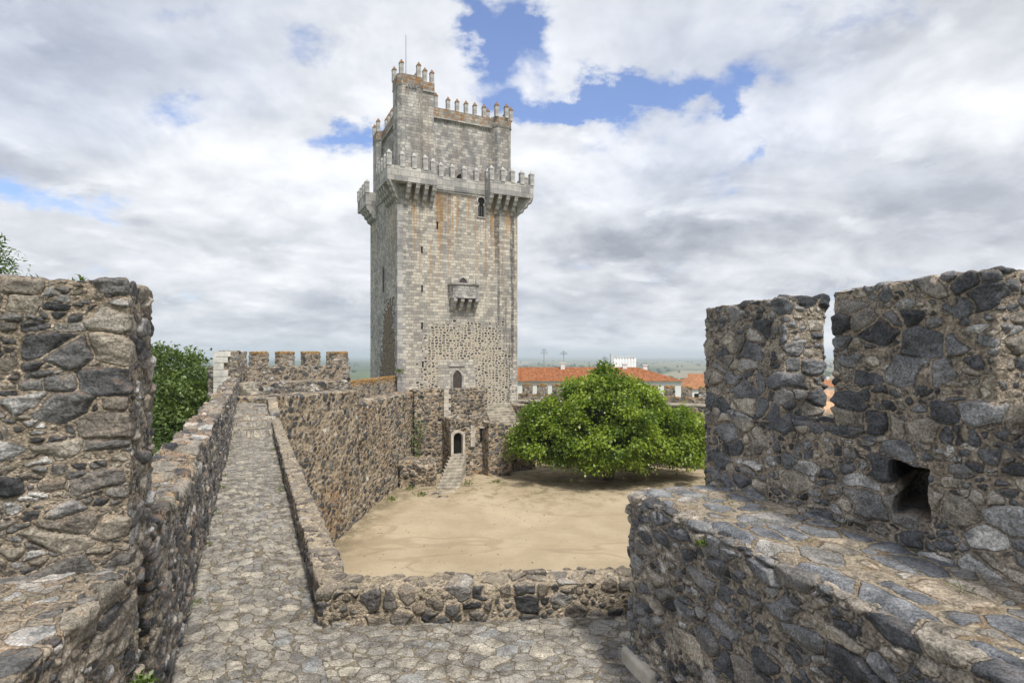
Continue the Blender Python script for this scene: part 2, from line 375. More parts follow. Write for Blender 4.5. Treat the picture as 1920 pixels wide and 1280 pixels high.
# ashlar masonry of the keep ---------------------------------------------------------------
def ashlar(name, stain=1., rub=None, tint=(1, 1, 1), rowh=.255, bw=.47, dark=0., lichen=0.):
    m, t, b = material(name)
    uv = t.new('ShaderNodeTexCoord').outputs['UV']; ob = t.new('ShaderNodeTexCoord').outputs['Object']
    wob = t.vm('SCALE', t.vm('SUBTRACT', t.noise(ob, 1.3, 3, out=1), (.5, .5, .5)), (0, 0, 0)); wob.node.inputs[3].default_value = .10
    vec = t.vm('ADD', uv, wob)
    br = t.new('ShaderNodeTexBrick', {'Color1': (0, 0, 0), 'Color2': (1, 1, 1), 'Mortar': (.5, .5, .5), 'Scale': 1., 'Mortar Size': .014, 'Mortar Smooth': .3, 'Bias': 0., 'Brick Width': bw, 'Row Height': rowh}, offset=.45, squash=.72, squash_frequency=3)
    t.put(br.inputs['Vector'], vec)
    rv = t.new('ShaderNodeSeparateColor', {0: br.outputs['Color']}).outputs[0]
    n1 = t.noise(ob, 3., 6, .65); n2 = t.noise(ob, 14., 5, .7); n0 = t.noise(ob, .35, 4, .6)
    rr = t.math('ADD', t.math('ADD', t.math('MULTIPLY', rv, .7), .15), t.math('MULTIPLY', t.math('SUBTRACT', n0, .5), 1.1))
    c = t.ramp(rr, [(0, (.25, .25, .25)), (.22, (.33, .325, .315)), (.42, (.41, .40, .375)), (.62, (.53, .51, .465)), (.85, (.63, .60, .54)), (1, (.70, .68, .62))])
    c = t.vm('MULTIPLY', c, t.math('ADD', t.math('MULTIPLY', n1, .45), .76))
    c = t.vm('MULTIPLY', c, t.math('ADD', t.math('MULTIPLY', t.sm(n2, .3, .75), .35), .80))
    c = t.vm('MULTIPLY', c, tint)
    # pits and lost arrises
    pit = t.math('MULTIPLY', t.sm(t.noise(ob, 7., 3, .6), .62, .70), .75)
    c = t.mix(pit, c, (.12, .105, .09))
    joint = br.outputs['Fac']
    c = t.mix(t.math('MULTIPLY', joint, t.sm(n1, .35, .6)), c, (.17, .15, .125))
    sx = t.new('ShaderNodeSeparateXYZ', {0: ob}); X, Y, Z = sx.outputs
    if stain:
        st = t.noise(t.mapped(ob, (2.3, 2.3, .07)), 1., 6, .68)
        top = t.sm(Z, 14., 25.)
        om = t.math('MULTIPLY', t.math('MULTIPLY', t.sm(st, .49, .61), t.math('ADD', t.math('MULTIPLY', n1, .9), .5)), t.math('ADD', t.math('MULTIPLY', top, .9), .12))
        c = t.mix(t.math('MULTIPLY', om, .9*stain), c, (.46, .26, .10))
        st2 = t.noise(t.mapped(ob, (2.2, 2.2, .06), (5, 9, 2)), 1., 6, .66)
        edge = t.math('ADD', t.math('MULTIPLY', t.sm(X, 7.4, 10.6), 1.3), t.math('MULTIPLY', t.sm(Z, 19, 25), .6))
        bm_ = t.math('MULTIPLY', t.sm(st2, .49, .59), t.math('ADD', t.math('MULTIPLY', edge, .85), .08), clamp=True)
        bm_ = t.math('MULTIPLY', bm_, t.sm(n1, .25, .6))
        c = t.mix(t.math('MULTIPLY', bm_, .85*stain), c, (.06, .055, .05))
    if dark:
        dk = t.math('MULTIPLY', t.sm(t.noise(t.mapped(ob, (1., 1., .35)), 1.2, 6, .65), .46, .62), dark)
        c = t.mix(dk, c, (.15, .145, .14))
    if lichen:
        lm = t.math('MULTIPLY', t.sm(n1, .46, .6), lichen)
        c = t.mix(lm, c, (.30, .135, .035))
    bumpmask = t.math('SUBTRACT', 1., joint)
    if rub is not None:
        # the band where the facing was robbed: dark field stones bedded in cream mortar, stepped along the courses
        W = t.math('MULTIPLY', t.math('FLOOR', t.math('DIVIDE', Z, rowh)), rowh)
        jag = t.math('MULTIPLY', t.math('SUBTRACT', t.noise(t.new('ShaderNodeCombineXYZ', {2: W}).outputs[0], 1.1, 3, .8), .5), 2.6)
        co = {'x': X, 'y': Y}[rub['axis']]
        l = t.math('SUBTRACT', t.math('ADD', co, jag), rub['a']); r = t.math('SUBTRACT', rub['b'], t.math('SUBTRACT', co, jag))
        wide = t.math('MULTIPLY', t.sm(Z, rub['z1'], rub['z0']), rub['flare'])
        inside = t.math('MINIMUM', t.math('ADD', l, wide), t.math('ADD', r, wide))
        inside = t.math('MINIMUM', inside, t.math('SUBTRACT', rub['z1'], t.math('ADD', W, .2)))
        vo = t.new('ShaderNodeTexVoronoi', {'Scale': 1., 'Randomness': .8}, voronoi_dimensions='2D', feature='DISTANCE_TO_EDGE')
        vc = t.new('ShaderNodeTexVoronoi', {'Scale': 1., 'Randomness': .8}, voronoi_dimensions='2D', feature='F1')
        v2 = t.mapped(vec, (3.0, 4.5, 1)); t.put(vo.inputs['Vector'], v2); t.put(vc.inputs['Vector'], v2)
        cr = t.new('ShaderNodeSeparateColor', {0: vc.outputs['Color']}).outputs[0]
        k = t.math('GREATER_THAN', inside, t.math('MULTIPLY', cr, 1.3))
        if 'door' in rub:   # plain dressed surround of the upper doorway
            dx = t.math('SUBTRACT', t.math('ABSOLUTE', t.math('SUBTRACT', X, rub['door'][0])), t.math('MULTIPLY', jag, .25))
            dd = t.math('MULTIPLY', t.math('LESS_THAN', dx, rub['door'][1]), t.math('LESS_THAN', W, rub['door'][2]))
            k = t.math('MULTIPLY', k, t.math('SUBTRACT', 1., dd))
        on_face = t.math('LESS_THAN', Y if rub['axis'] == 'x' else X, .05)
        k = t.math('MULTIPLY', k, on_face)
        sm_ = t.sm(t.math('ADD', vo.outputs['Distance'], t.math('MULTIPLY', t.math('SUBTRACT', n2, .5), .24)), .15, .22)
        scol = t.ramp(cr, [(0, (.05, .052, .055)), (.35, (.10, .10, .10)), (.6, (.19, .17, .14)), (.85, (.36, .31, .235)), (1, (.50, .45, .37))])
        rc = t.mix(sm_, t.mix(n1, (.44, .385, .30), (.60, .54, .44)), scol)
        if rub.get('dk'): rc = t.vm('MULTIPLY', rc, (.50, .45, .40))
        c = t.mix(k, c, rc)
        bumpmask = t.math('ADD', t.math('MULTIPLY', bumpmask, t.math('SUBTRACT', 1., k)), t.math('MULTIPLY', sm_, k))
    t.put(b.inputs['Base Color'], c)
    nb = t.bump(t.math('ADD', n1, t.math('MULTIPLY', n2, .5)), .05, .5)
    nb = t.bump(bumpmask, .035, .8, nb)
    t.put(b.inputs['Normal'], nb)
    return m
M['shaft'] = ashlar('keep_front_ashlar', tint=(1.06, 1.03, .98), rub=dict(axis='x', a=2.5, b=9.9, z0=8.2, z1=14.1, flare=1.3, door=(5.3, 1.75, 10.3)))
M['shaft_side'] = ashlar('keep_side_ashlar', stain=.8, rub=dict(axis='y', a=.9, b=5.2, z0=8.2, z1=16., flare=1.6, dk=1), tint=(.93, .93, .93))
M['upper'] = ashlar('keep_upper_ashlar', stain=.25, dark=.5, tint=(1.0, 1.0, 1.01))
M['gallery'] = ashlar('gallery_limestone', stain=0., dark=.35, tint=(1.0, 1.0, 1.02), rowh=.5, bw=1.1)
M['lichenstone'] = ashlar('lichened_limestone', stain=0., dark=.3, lichen=.75, tint=(.75, .72, .68))
M['mstone'] = simple('merlon_limestone', (.42, .41, .39), var=.35, scale=3.)
M['mdark'] = simple('lichened_cap_stone', (.20, .12, .06), var=.5, scale=5.)
M['dark_panel'] = simple('painted_opening_shade', (.012, .011, .010), .9, .2)  # near-black colour painted in place of the shade inside openings
M['door'] = simple('old_door_wood', (.075, .062, .052), .8, .3, 6.)
M['white'] = simple('white_render', (.78, .78, .76), .9, .05, 1.)
M['silo'] = simple('white_concrete', (.62, .63, .63), .9, .08, .2)
M['cream'] = simple('cream_render', (.70, .64, .52), .9, .06, 1.)
M['bark'] = simple('grey_bark', (.17, .14, .11), .9, .4, 4.)
def sand():
    m, t, b = material('courtyard_sand'); co = t.new('ShaderNodeTexCoord').outputs['Object']
    n = t.noise(co, .22, 5, .6, .4); n2 = t.noise(co, 9., 6, .7); n3 = t.noise(t.mapped(co, (.5, 2.0, 1), rot=(0, 0, .5)), .8, 5, .65)
    c = t.mix(t.sm(n, .35, .65), (.39, .315, .21), (.49, .405, .28))
    c = t.mix(t.math('MULTIPLY', t.sm(n3, .52, .72), .45), c, (.38, .285, .18))
    c = t.vm('MULTIPLY', c, t.math('ADD', t.math('MULTIPLY', n2, .34), .82))
    sp = t.math('MULTIPLY', t.sm(t.noise(co, 26., 4, .7), .62, .70), t.sm(t.noise(co, .3, 4, .6), .46, .58))
    c = t.mix(t.math('MULTIPLY', sp, .7), c, (.16, .125, .075))
    # litter and thin grass on the higher ground by the keep
    sx = t.new('ShaderNodeSeparateXYZ', {0: co})
    lit = t.math('MULTIPLY', t.sm(sx.outputs[1], 36., 43.), t.sm(t.noise(co, 1.1, 6, .72), .47, .62))
    c = t.mix(t.math('MULTIPLY', lit, .75), c, (.17, .14, .075))
    # soil and thin weeds along the foot of the long wall, worn tracks over the middle
    d = t.math('SUBTRACT', sx.outputs[0], t.math('ADD', t.math('MULTIPLY', sx.outputs[1], .137), -14.53))
    foot = t.math('MULTIPLY', t.sm(d, 2.6, .2), t.sm(t.noise(co, .9, 6, .7), .36, .58))
    c = t.mix(t.math('MULTIPLY', foot, .8), c, t.mix(t.sm(n2, .4, .6), (.12, .10, .055), (.21, .165, .10)))
    tn = t.math('ABSOLUTE', t.math('SUBTRACT', t.noise(t.mapped(co, (.6, 1.4, 1), rot=(0, 0, -.35)), .16, 3, .5), .5))
    c = t.mix(t.math('MULTIPLY', t.sm(tn, .022, .004), t.math('MULTIPLY', n2, .75)), c, (.27, .20, .13))
    t.put(b.inputs['Base Color'], c); t.put(b.inputs['Normal'], t.bump(t.math('ADD', n2, t.math('MULTIPLY', n3, 1.)), .07, .7)); return m
M['sand'] = sand()
def fields():
    m, t, b = material('plain_fields'); co = t.new('ShaderNodeTexCoord').outputs['Object']
    v = t.new('ShaderNodeTexVoronoi', {'Scale': .0016, 'Randomness': .9}, voronoi_dimensions='2D'); t.put(v.inputs['Vector'], t.mapped(co, (1., .45, 1)))
    r_ = t.new('ShaderNodeSeparateColor', {0: v.outputs['Color']}).outputs[0]
    c = t.ramp(r_, [(0, (.055, .085, .03)), (.3, (.09, .12, .045)), (.5, (.16, .16, .08)), (.7, (.05, .08, .03)), (.85, (.24, .21, .13)), (1, (.08, .11, .04))], 'CONSTANT')
    n = t.noise(co, .02, 6, .7)
    c = t.vm('MULTIPLY', c, t.math('ADD', n, .5))
    tr = t.sm(t.noise(t.mapped(co, (1, .3, 1)), .006, 5, .7), .56, .62)
    c = t.mix(t.math('MULTIPLY', tr, .8), c, (.025, .042, .02))
    t.put(b.inputs['Base Color'], c); return m
M['fields'] = fields()
def tiles(name, col=(.46, .17, .07), geo=False):
    m, t, b = material(name); uv = t.new('ShaderNodeTexCoord').outputs['UV']; co = t.new('ShaderNodeTexCoord').outputs['Object']
    n = t.noise(co, 1.2, 5, .7); n2 = t.noise(co, 12, 4, .7)
    w = t.new('ShaderNodeTexBrick', {'Color1': (0, 0, 0), 'Color2': (1, 1, 1), 'Mortar': (0, 0, 0), 'Mortar Size': .02, 'Mortar Smooth': 1., 'Brick Width': .22, 'Row Height': .38, 'Scale': 1.}, offset=0.)
    t.put(w.inputs['Vector'], uv)
    rv = t.new('ShaderNodeSeparateColor', {0: w.outputs['Color']}).outputs[0]
    c = t.mix(rv, tuple(x*.62 for x in col), tuple(min(1, x*1.18) for x in col))
    c = t.mix(t.math('MULTIPLY', t.sm(n, .45, .7), .5), c, (.50, .28, .14))
    c = t.mix(t.math('MULTIPLY', t.sm(n2, .58, .7), .5), c, (.20, .10, .05))
    t.put(b.inputs['Base Color'], c)
    if not geo:
        wv = t.new('ShaderNodeTexWave', {'Scale': 1/.22/2/3.14159*3.14159, 'Distortion': 0.}, wave_type='BANDS', bands_direction='X', wave_profile='SIN'); t.put(wv.inputs['Vector'], uv)
        t.put(b.inputs['Normal'], t.bump(t.math('ADD', wv.outputs['Fac'], t.math('MULTIPLY', w.outputs['Fac'], -.4)), .09, .9))
    return m
M['tile'] = tiles('roof_tiles'); M['tilefar'] = tiles('pale_roof_tiles', (.55, .25, .12)); M['tilenear'] = tiles('near_roof_tiles', (.56, .36, .22), True)
def leaf(name, stops, trans=.35, gloss=.4):
    m, t, b = material(name); r_ = t.attr('rnd')
    c = t.ramp(r_, stops)
    t.put(b.inputs['Base Color'], c); b.inputs['Roughness'].default_value = gloss; b.inputs['Specular IOR Level'].default_value = .45
    tr = t.new('ShaderNodeBsdfTranslucent'); t.put(tr.inputs['Color'], t.vm('MULTIPLY', c, (1.3, 1.35, .6)))
    mx = t.new('ShaderNodeMixShader', {0: trans}); t.l.new(b.outputs[0], mx.inputs[1]); t.l.new(tr.outputs[0], mx.inputs[2])
    t.l.new(mx.outputs[0], [n for n in t.n if n.type == 'OUTPUT_MATERIAL'][0].inputs[0]); return m
M['fig'] = leaf('fresh_green_leaves', [(0, (.05, .095, .012)), (.35, (.125, .20, .02)), (.65, (.265, .365, .035)), (1, (.50, .58, .13))])
M['elm'] = leaf('dark_green_leaves', [(0, (.045, .078, .02)), (.5, (.12, .18, .042)), (1, (.28, .35, .10))], .25)
M['ash'] = leaf('feathery_green_leaves', [(0, (.04, .085, .018)), (.5, (.085, .15, .03)), (1, (.17, .24, .06))], .35)
M['weed'] = leaf('weed_leaves', [(0, (.05, .09, .02)), (.6, (.12, .18, .03)), (1, (.28, .28, .06))], .3)

# ------------------------------------------------------------------ foliage
def leaf_mesh(name, C, D, size, mat, rng, up=.5, asp=.6, bend=.25, cl=None):
    """C centres, D preferred outward directions; every leaf a folded four-cornered face"""
    n = len(C)
    A = D+rng.normal(0, .55, (n, 3)); A[:, 2] -= .25; A /= np.linalg.norm(A, axis=1, keepdims=True)
    Nn = rng.normal(0, .55, (n, 3)); Nn[:, 2] += up; Nn += D*.5
    B = np.cross(A, Nn); B /= np.maximum(np.linalg.norm(B, axis=1, keepdims=True), 1e-6)
    N2 = np.cross(B, A)
    s = (size*rng.uniform(.6, 1.25, n))[:, None]
    v0 = C; v1 = C+A*s*.5+B*s*asp*.5+N2*s*.12; v2 = C+A*s-N2*s*bend; v3 = C+A*s*.5-B*s*asp*.5+N2*s*.12
    V = np.stack([v0, v1, v2, v3], 1).reshape(-1, 3)
    Q = np.arange(4*n).reshape(n, 4)
    r_ = rng.beta(2, 2.2, n)
    if cl is not None: r_ = .55*r_+.45*cl       # every spray has its own tone: old and young growth
    r_ = np.repeat(np.clip(r_, 0, 1), 4)
    return np_mesh(name, V, Q, {'rnd': r_}, mat, smooth=False)

def limb_mb(mb, pts, r0, r1):
    for i in range(len(pts)-1):
        a = r0+(r1-r0)*i/(len(pts)-1); b = r0+(r1-r0)*(i+1)/(len(pts)-1)
        mb.tube(pts[i], pts[i+1], a, b, 7)

def tree(name, base, lobes, leafmat, label, nclust, perc, lsize, seed, csize=.7, trunk_r=.3, group=None, shell=.55, asp=.6, zmin=None, lumpy=.2):
    """lobes: ellipsoids (x,y,z,rx,ry,rz) relative to the base"""
    rng = np.random.default_rng(seed); L = np.array(lobes, float)
    root = empty(name, base, label, 'tree', group)
    w = (L[:, 3]*L[:, 4]*L[:, 5])**(2/3); w /= w.sum()
    k = rng.choice(len(L), nclust, p=w)
    d = rng.normal(0, 1, (nclust, 3)); d /= np.linalg.norm(d, axis=1, keepdims=True)
    rad = rng.uniform(shell**2, 1, nclust)**.5
    cc = L[k, :3]+d*L[k, 3:]*rad[:, None]
    lump = 1+lumpy*fbm(cc*1.0, .55, seed, 2)
    cc = L[k, :3]+(cc-L[k, :3])*lump[:, None]
    if zmin is not None:
        m = cc[:, 2] > zmin+.4*rng.random(nclust); cc, d = cc[m], d[m]
    n = len(cc)
    num = (perc*rng.uniform(.5, 1.4, n)).astype(int); ids = np.repeat(np.arange(n), num)
    off = rng.normal(0, 1, (len(ids), 3))*np.array([csize, csize, csize*.6])*.55
    C = cc[ids]+off; C[:, 2] -= (off[:, 0]**2+off[:, 1]**2)*.25/csize
    D = d[ids]*.8+off/csize*.5; D[:, 2] -= .15
    D /= np.linalg.norm(D, axis=1, keepdims=True)
    link('crown', leaf_mesh('crown', C, D, lsize, leafmat, rng, asp=asp, cl=rng.random(n)[ids]), root)
    mb = MB(); top = np.average(L[:, :3], axis=0, weights=w)
    fork = Vector((top[0]*.25, top[1]*.25, max(1.0, top[2]*.35)))
    limb_mb(mb, [Vector((0, 0, -.4)), Vector((.08, .05, fork.z*.5)), fork], trunk_r*1.35, trunk_r*.9)
    mb.build('trunk', M['bark'], root, smooth=True)
    sel = rng.choice(n, min(n, 34), replace=False); mb = MB()
    for s_ in sel:
        e = Vector(cc[s_]); m1 = fork.lerp(e, .45)+Vector(rng.normal(0, .35, 3)); m1.z += .3
        limb_mb(mb, [fork, m1, e], trunk_r*.42, .03)
    mb.build('branches', M['bark'], root, smooth=True)
    return root

def tuft(name, p, size, label, cat='weed', mat='weed', n=26, seed=0, droop=False, group=None, spread=1., asp=.22, leafk=.38):
    rng = np.random.default_rng(seed)
    C = rng.normal(0, size*.22*spread, (n, 3)); C[:, 2] = np.abs(C[:, 2])*(.6 if not droop else -1.6)
    D = C.copy(); D[:, 2] += size*.35; D /= np.maximum(np.linalg.norm(D, axis=1, keepdims=True), 1e-6)
    o = link(name, leaf_mesh(name, C, D, size*leafk, M[mat], rng, asp=asp), None, p)
    return tag(o, label, cat, group)

# ================================================================== THE PLACE
GZ = -10.8
def court_z(X, Y): return GZ+.9*sstep(29., 44., np.asarray(Y, float))
# ---- terrain reaching the horizon, castle on its hill
rr = np.concatenate([[0], np.geomspace(8, 24000, 90)]); th = np.linspace(0, 2*math.pi, 121)[:-1]
V = [(0, 30, -11.9)]; 
for r_ in rr[1:]:
    for a in th:
        x, y = r_*math.cos(a), 30+r_*math.sin(a)
        s = float(sstep(70, 330, np.array([r_]))[0])
        z = -11.9-33*s+(2.2*math.sin(x*.004+1)*math.cos(y*.0031) if r_ > 200 else 0)*s
        if r_ > 9000: z += (r_-9000)/15000*(22+16*math.sin(a*9+1)+9*math.sin(a*23))
        V.append((x, y, z))
V = np.array(V); n = len(th); Q = []; 
for i in range(len(rr)-2):
    for j in range(n):
        a = 1+i*n+j; b = 1+i*n+(j+1) % n; Q.append((a, a+n, b+n, b))
me = np_mesh('terrain', V, Q, None, M['fields'])
o = link('terrain', me); tag(o, kind='structure')
V0 = [tuple(V[0])]+[tuple(V[1+j]) for j in range(n)]
me2 = bpy.data.meshes.new('hilltop'); me2.from_pydata(V0, [], [(0, 1+j, 1+(j+1) % n) for j in range(n)]); me2.materials.append(M['fields'])
tag(link('hilltop_ground', me2), kind='structure')

# ---- courtyard sand
us = even(-14, 26, .16); vs = even(2, 58, .16)
a, b = np.meshgrid(us, vs, indexing='ij'); P = np.stack([a.ravel(), b.ravel(), a.ravel()*0], 1)
Z = court_z(P[:, 0], P[:, 1])+fbm(P, .25, 3, 3)*.12+fbm(P, 2., 5, 3)*.025
idx = np.arange(a.size).reshape(a.shape); Q = np.stack([idx[:-1, :-1], idx[1:, :-1], idx[1:, 1:], idx[:-1, 1:]], -1).reshape(-1, 4)
tag(link('courtyard_ground', np_mesh('courtyard_ground', np.stack([P[:, 0], P[:, 1], Z], 1), Q, None, M['sand'])), kind='structure')

# loose stones and grit on the sand: nobody could count them
rg = np.random.default_rng(31); n_ = 5200
gx_ = rg.uniform(-11, 12, n_); gy_ = 22+26*rg.random(n_)**.8
kp = (gx_ > -10.2+.14*(gy_-33)) & (fbm(np.stack([gx_, gy_, gx_*0], 1), .35, 77, 3) > rg.uniform(-.5, .6, n_)); gx_, gy_ = gx_[kp], gy_[kp]; n_ = len(gx_)
gs = .015+.055*rg.random(n_)**4; V = []; base = np.array([(1, 0, 0), (.3, .9, 0), (-.8, .6, 0), (-.7, -.7, 0), (.4, -.8, 0), (0.1, 0, .8)])
ang_ = rg.uniform(0, 6.28, n_); V = np.empty((n_, 6, 3)); cz_ = court_z(gx_, gy_)+fbm(np.stack([gx_, gy_, gx_*0], 1), .25, 3, 3)*.12+fbm(np.stack([gx_, gy_, gx_*0], 1), 2., 5, 3)*.025
for k in range(6):
    V[:, k, 0] = gx_+gs*(base[k, 0]*np.cos(ang_)-base[k, 1]*np.sin(ang_)); V[:, k, 1] = gy_+gs*(base[k, 0]*np.sin(ang_)+base[k, 1]*np.cos(ang_)); V[:, k, 2] = cz_+gs*base[k, 2]-.004
Qt = np.concatenate([np.stack([np.arange(n_)*6+k, np.arange(n_)*6+(k+1) % 5, np.arange(n_)*6+5], 1) for k in range(5)])
M['grit'] = simple('loose_grit', (.26, .21, .15), .9, .6, 2.)
tag(link('loose_gravel', np_mesh('loose_gravel', V.reshape(-1, 3), Qt, None, M['grit'], smooth=False)), 'loose stones and grit scattered over the courtyard sand', 'gravel', kind='stuff')

# ---- directions of the wall walk
WA = math.atan2(.910, -.4145)                 # wall walk runs this way
wd = np.array([math.cos(WA), math.sin(WA)]); wr = np.array([wd[1], -wd[0]])   # right of it
A0 = np.array([-2.29, 3.47])                   # foot line of the outer parapet
WID = 1.28
B0 = A0+wr*WID                                 # courtyard edge of the walk
RA = math.atan2(-.96, .279)                    # right parapet, running towards the viewer
rd = np.array([.279, -.96]); rp = np.array([.96, .279])

WZ = -2.8
# heights of the walk: steps near the far end (positions by world Y)
STEPS = [(19.5, -2.58), (20.9, -2.45), (21.5, -2.32), (24.0, -2.2)]
def walk_z(X, Y, P):
    z = np.full(len(X), WZ)
    for y, zz in STEPS: z = np.where(Y > y+.22*(X+9), zz, z)
    return z
def u_of(Y): return (Y-B0[1])/wd[1]
# paving: one sheet for the long walk, another for the landing in front of the viewer
us = spaced(-8., 29.5, 3.5, 30, k=.0021, mn=.011, mx=.05); vs = even(-WID-.15, .15, .0125)
c0 = B0
tag(rock_sheet('walkway', (c0[0], c0[1]), WA, us, -vs[::-1], lambda X, Y, P: walk_z(X, Y, P), M['pave'], (.155, .105, .3), 21, amp=.009, rv=.42,
               keep=lambda X, Y: Y > 2.0), kind='structure')
us = even(-1.0, 4.6, .0125); vs = even(-2.5, 2.2, .0125)
def landing_keep(X, Y):
    s = (X-B0[0])*wr[0]+(Y-B0[1])*wr[1]       # distance right of the walk edge
    front = 5.86+.092*(X+1.98)
    return (s > -.05) & (Y < front+.3)
tag(rock_sheet('landing_paving', (-1.6, 4.4), 0, us, vs, lambda X, Y, P: np.full(len(X), WZ+.004), M['pave'], (.155, .115, .3), 22, amp=.009, keep=landing_keep, rv=.42), kind='structure')
# steps of the walk: risers in rough stone
for i, (y, z) in enumerate(STEPS):
    u0 = u_of(y)
    prev = WZ if i == 0 else STEPS[i-1][1]
    pp = A0+wd*((y-A0[1])/wd[1])
    o = rock_box('walk_step', (pp[0]+wr[0]*.02, pp[1]+wr[1]*.02), WA-math.pi/2, even(0, WID-.04, .03), even(0, .35, .03), even(prev-.1, z+.03, .03), M['lowwall'],
                 (.4, .4, .3), 300+i, amp=.03, r=.02)
    tag(o, ['lowest step across the wall walk, of rough stone', 'second step up the wall walk, just past the lowest', 'third step of the wall walk, close behind the second',
            'last step of the wall walk, before the battlement platform'][i], 'step', 'stone steps across the wall walk')

# ---- rampart masses that carry the walks
def mass(name, pts, z0, z1, mat, label, cat='wall'):
    c = np.mean(pts, axis=0); mb = MB().prism([(p[0]-c[0], p[1]-c[1]) for p in pts], 0, z1-z0)
    return tag(mb.build(name, mat, None, (c[0], c[1], z0)), label, cat)
p = [A0-wr*.5+wd*-6, B0+wr*.22+wd*-6, B0+wr*.22+wd*25.2, A0-wr*.5+wd*30]
M['plaincourt'] = simple('rubble_core', (.25, .20, .14), var=.5, scale=2.)
mass('rampart', p, -11.6, -2.86, M['plaincourt'], 'long rubble rampart carrying the paved wall walk', 'rampart')
mass('rampart_corner', [(-1.9, -5), (3.3, -5), (2.1, 6.2), (-1.7, 5.85)], -11.6, -2.9, M['plaincourt'], 'corner rampart beneath the paved landing', 'rampart')

# ---- outer parapet along the walk (left)
L = 29.2
us = spaced(.62, L, 4.2, 30, k=.0024, mn=.010, mx=.06)
def par_top(u):
    Yw = A0[1]+wd[1]*u
    return -1.30+.05*math.sin(u*1.7)+.03*math.sin(u*4.1)+(.0 if Yw < 20 else .10)
par = rock_box('outer_parapet', A0+wd*0, WA, us, even(.0, .5, .014), even(-2.95, -1.30, .014), M['parapet'], (.22, .22, .115), 31, amp=.032, top=par_top, lump=.03, crumble=.10, rough=.007, mort=.012)
tag(par, 'long chest-high rubble parapet on the left side of the wall walk', 'parapet')

# ---- near left parapet with the tall merlon
lu = np.array([-.279, .96])
NL = math.atan2(.96, -.279)
pn = np.array([-2.31, 3.45])
near = rock_box('near_parapet', (pn+np.array([.279, -.96])*3.6), NL, even(0, 3.75, .0085), even(0, 1.05, .0085), even(-3.0, -1.28, .0085), M['near_left'], (.23, .23, .13), 41, amp=.028, r=.03, lump=.02, crumble=.02, flat_top=.2)
tag(near, 'broad rubble parapet at the near left with flat ledge below the tall merlon', 'parapet')
ml = rock_box('merlon', (pn[0], pn[1]), R(90+22), even(0, .66, .0085), even(0, 1.15, .0085), even(-1.36, .45, .0085), M['near_left'], (.25, .23, .118), 42, amp=.026, r=.014, lump=.016, crumble=.02, parent=near)

# ---- courtyard-side low wall of the walk
us = spaced(-.05, u_of(22.0)-u_of(B0[1]), 5.9, 22, k=.0023, mn=.010, mx=.05)
LB = B0+wd*((5.86-B0[1])/wd[1])
low = rock_box('low_wall', LB-wr*0+wr*.31, WA, np.concatenate([us]), even(0, .31, .013), even(-2.95, -2.42, .013), M['lowwall'], (.22, .22, .15), 51, amp=.026, crumble=.03, r=.035)
tag(low, 'low rubble kerb wall on the courtyard side of the wall walk', 'low wall')
lw2 = rock_box('raised_coping', LB+wr*.33+wd*(u_of(21.9)-u_of(5.86)), WA, even(0, 4.9, .05), even(0, .38, .04), even(-2.95, -2.0, .04), M['lowwall'], (.3, .3, .2), 52, amp=.03, r=.03, parent=low,
               top=lambda u: -2.18 if u < 2.0 else -1.96, crumble=.05)
# ---- low wall in front of the viewer, facing across the landing
FA = math.atan2(.092, .9957)
fw = rock_box('low_front_wall', (-2.02, 5.84), FA, even(0, 4.3, .0105), even(0, .42, .0105), even(-2.95, -2.43, .0105), M['lowwall'], (.20, .20, .15), 61, infill=.2, amp=.036, crumble=.035, r=.03, mort=.018, rv=.25)
tag(fw, 'low rubble wall of rounded dark stones across the near edge of the courtyard', 'low wall')

# ---- right flank wall (broad flat top of flagstones)
fl = rock_box('flank_wall', (1.07, 5.2), RA, even(-.0, 6.2, .0088), even(0, .96, .0088), even(-2.95, -1.26, .0088), M['flank'], (.225, .225, .12), 71, amp=.036, r=.03, slant=-.0, lump=.025, rough=.008, rv=.27, flat_top=.4)
tag(fl, 'thick dark rubble flank wall at the lower right with flagstone top', 'wall')
tp = rock_sheet('flagstone_top', (1.07, 5.2), RA, even(-.02, 6.2, .0095), even(0.06, 1.0, .0095), lambda X, Y, P: -1.238+.015*np.sin(P[:, 0]*1.3)-.07*sstep(.13, .06, P[:, 1]), M['flag'], (.25, .18, .3), 72, amp=.012, parent=fl, rv=.35, rough=.003, p=2.2)
ks = rock_box('corner_block', (1.05, 5.23), RA, even(0, .5, .014), even(-.05, .3, .014), even(-2.85, -2.66, .014), M['quoin'], (.7, .7, .5), 73, amp=.012, r=.03, parent=fl)

# ---- right parapet with two merlons and the loophole
p0 = np.array([1.96, 5.51])
def loop(P, N):
    # loophole: a ragged recess through the face, at u about 1.83..2.03 below the embrasure sill
    w = .02*vnoise(P, 9., 5)
    m = sstep(0, .02, .115+w-np.abs(P[:, 0]-2.0))*sstep(0, .02, .165+w-np.abs(P[:, 2]+.865))
    return -.62*m*(np.abs(N[:, 1]) > .8)*(P[:, 1] < .3)
rpw = rock_box('right_parapet', p0, RA, even(-.15, 6.0, .0088), even(0, .80, .0125), even(-3.0, -.52, .0088), M['near'], (.21, .21, .135), 81, amp=.028, r=.014, lump=.016, hole=loop, hole_slant=.6, rough=.008, rv=.3, crumble=.04)
tag(rpw, 'dark rubble parapet on the right with two merlons and a small loophole', 'parapet')
for i, (a_, b_, seed) in enumerate([(-.15, .92, 82), (1.39, 2.50, 83), (2.97, 4.1, 84)]):
    rock_box('merlon', (p0[0]-rp[0]*.004, p0[1]-rp[1]*.004), RA, even(a_, b_, .0088), even(0, .41, .0115), even(-.575, .475, .0088), M['near'], (.205, .205, .13), seed, amp=.025, r=.012, lump=.014, parent=rpw, rough=.008, rv=.22, crumble=.012)
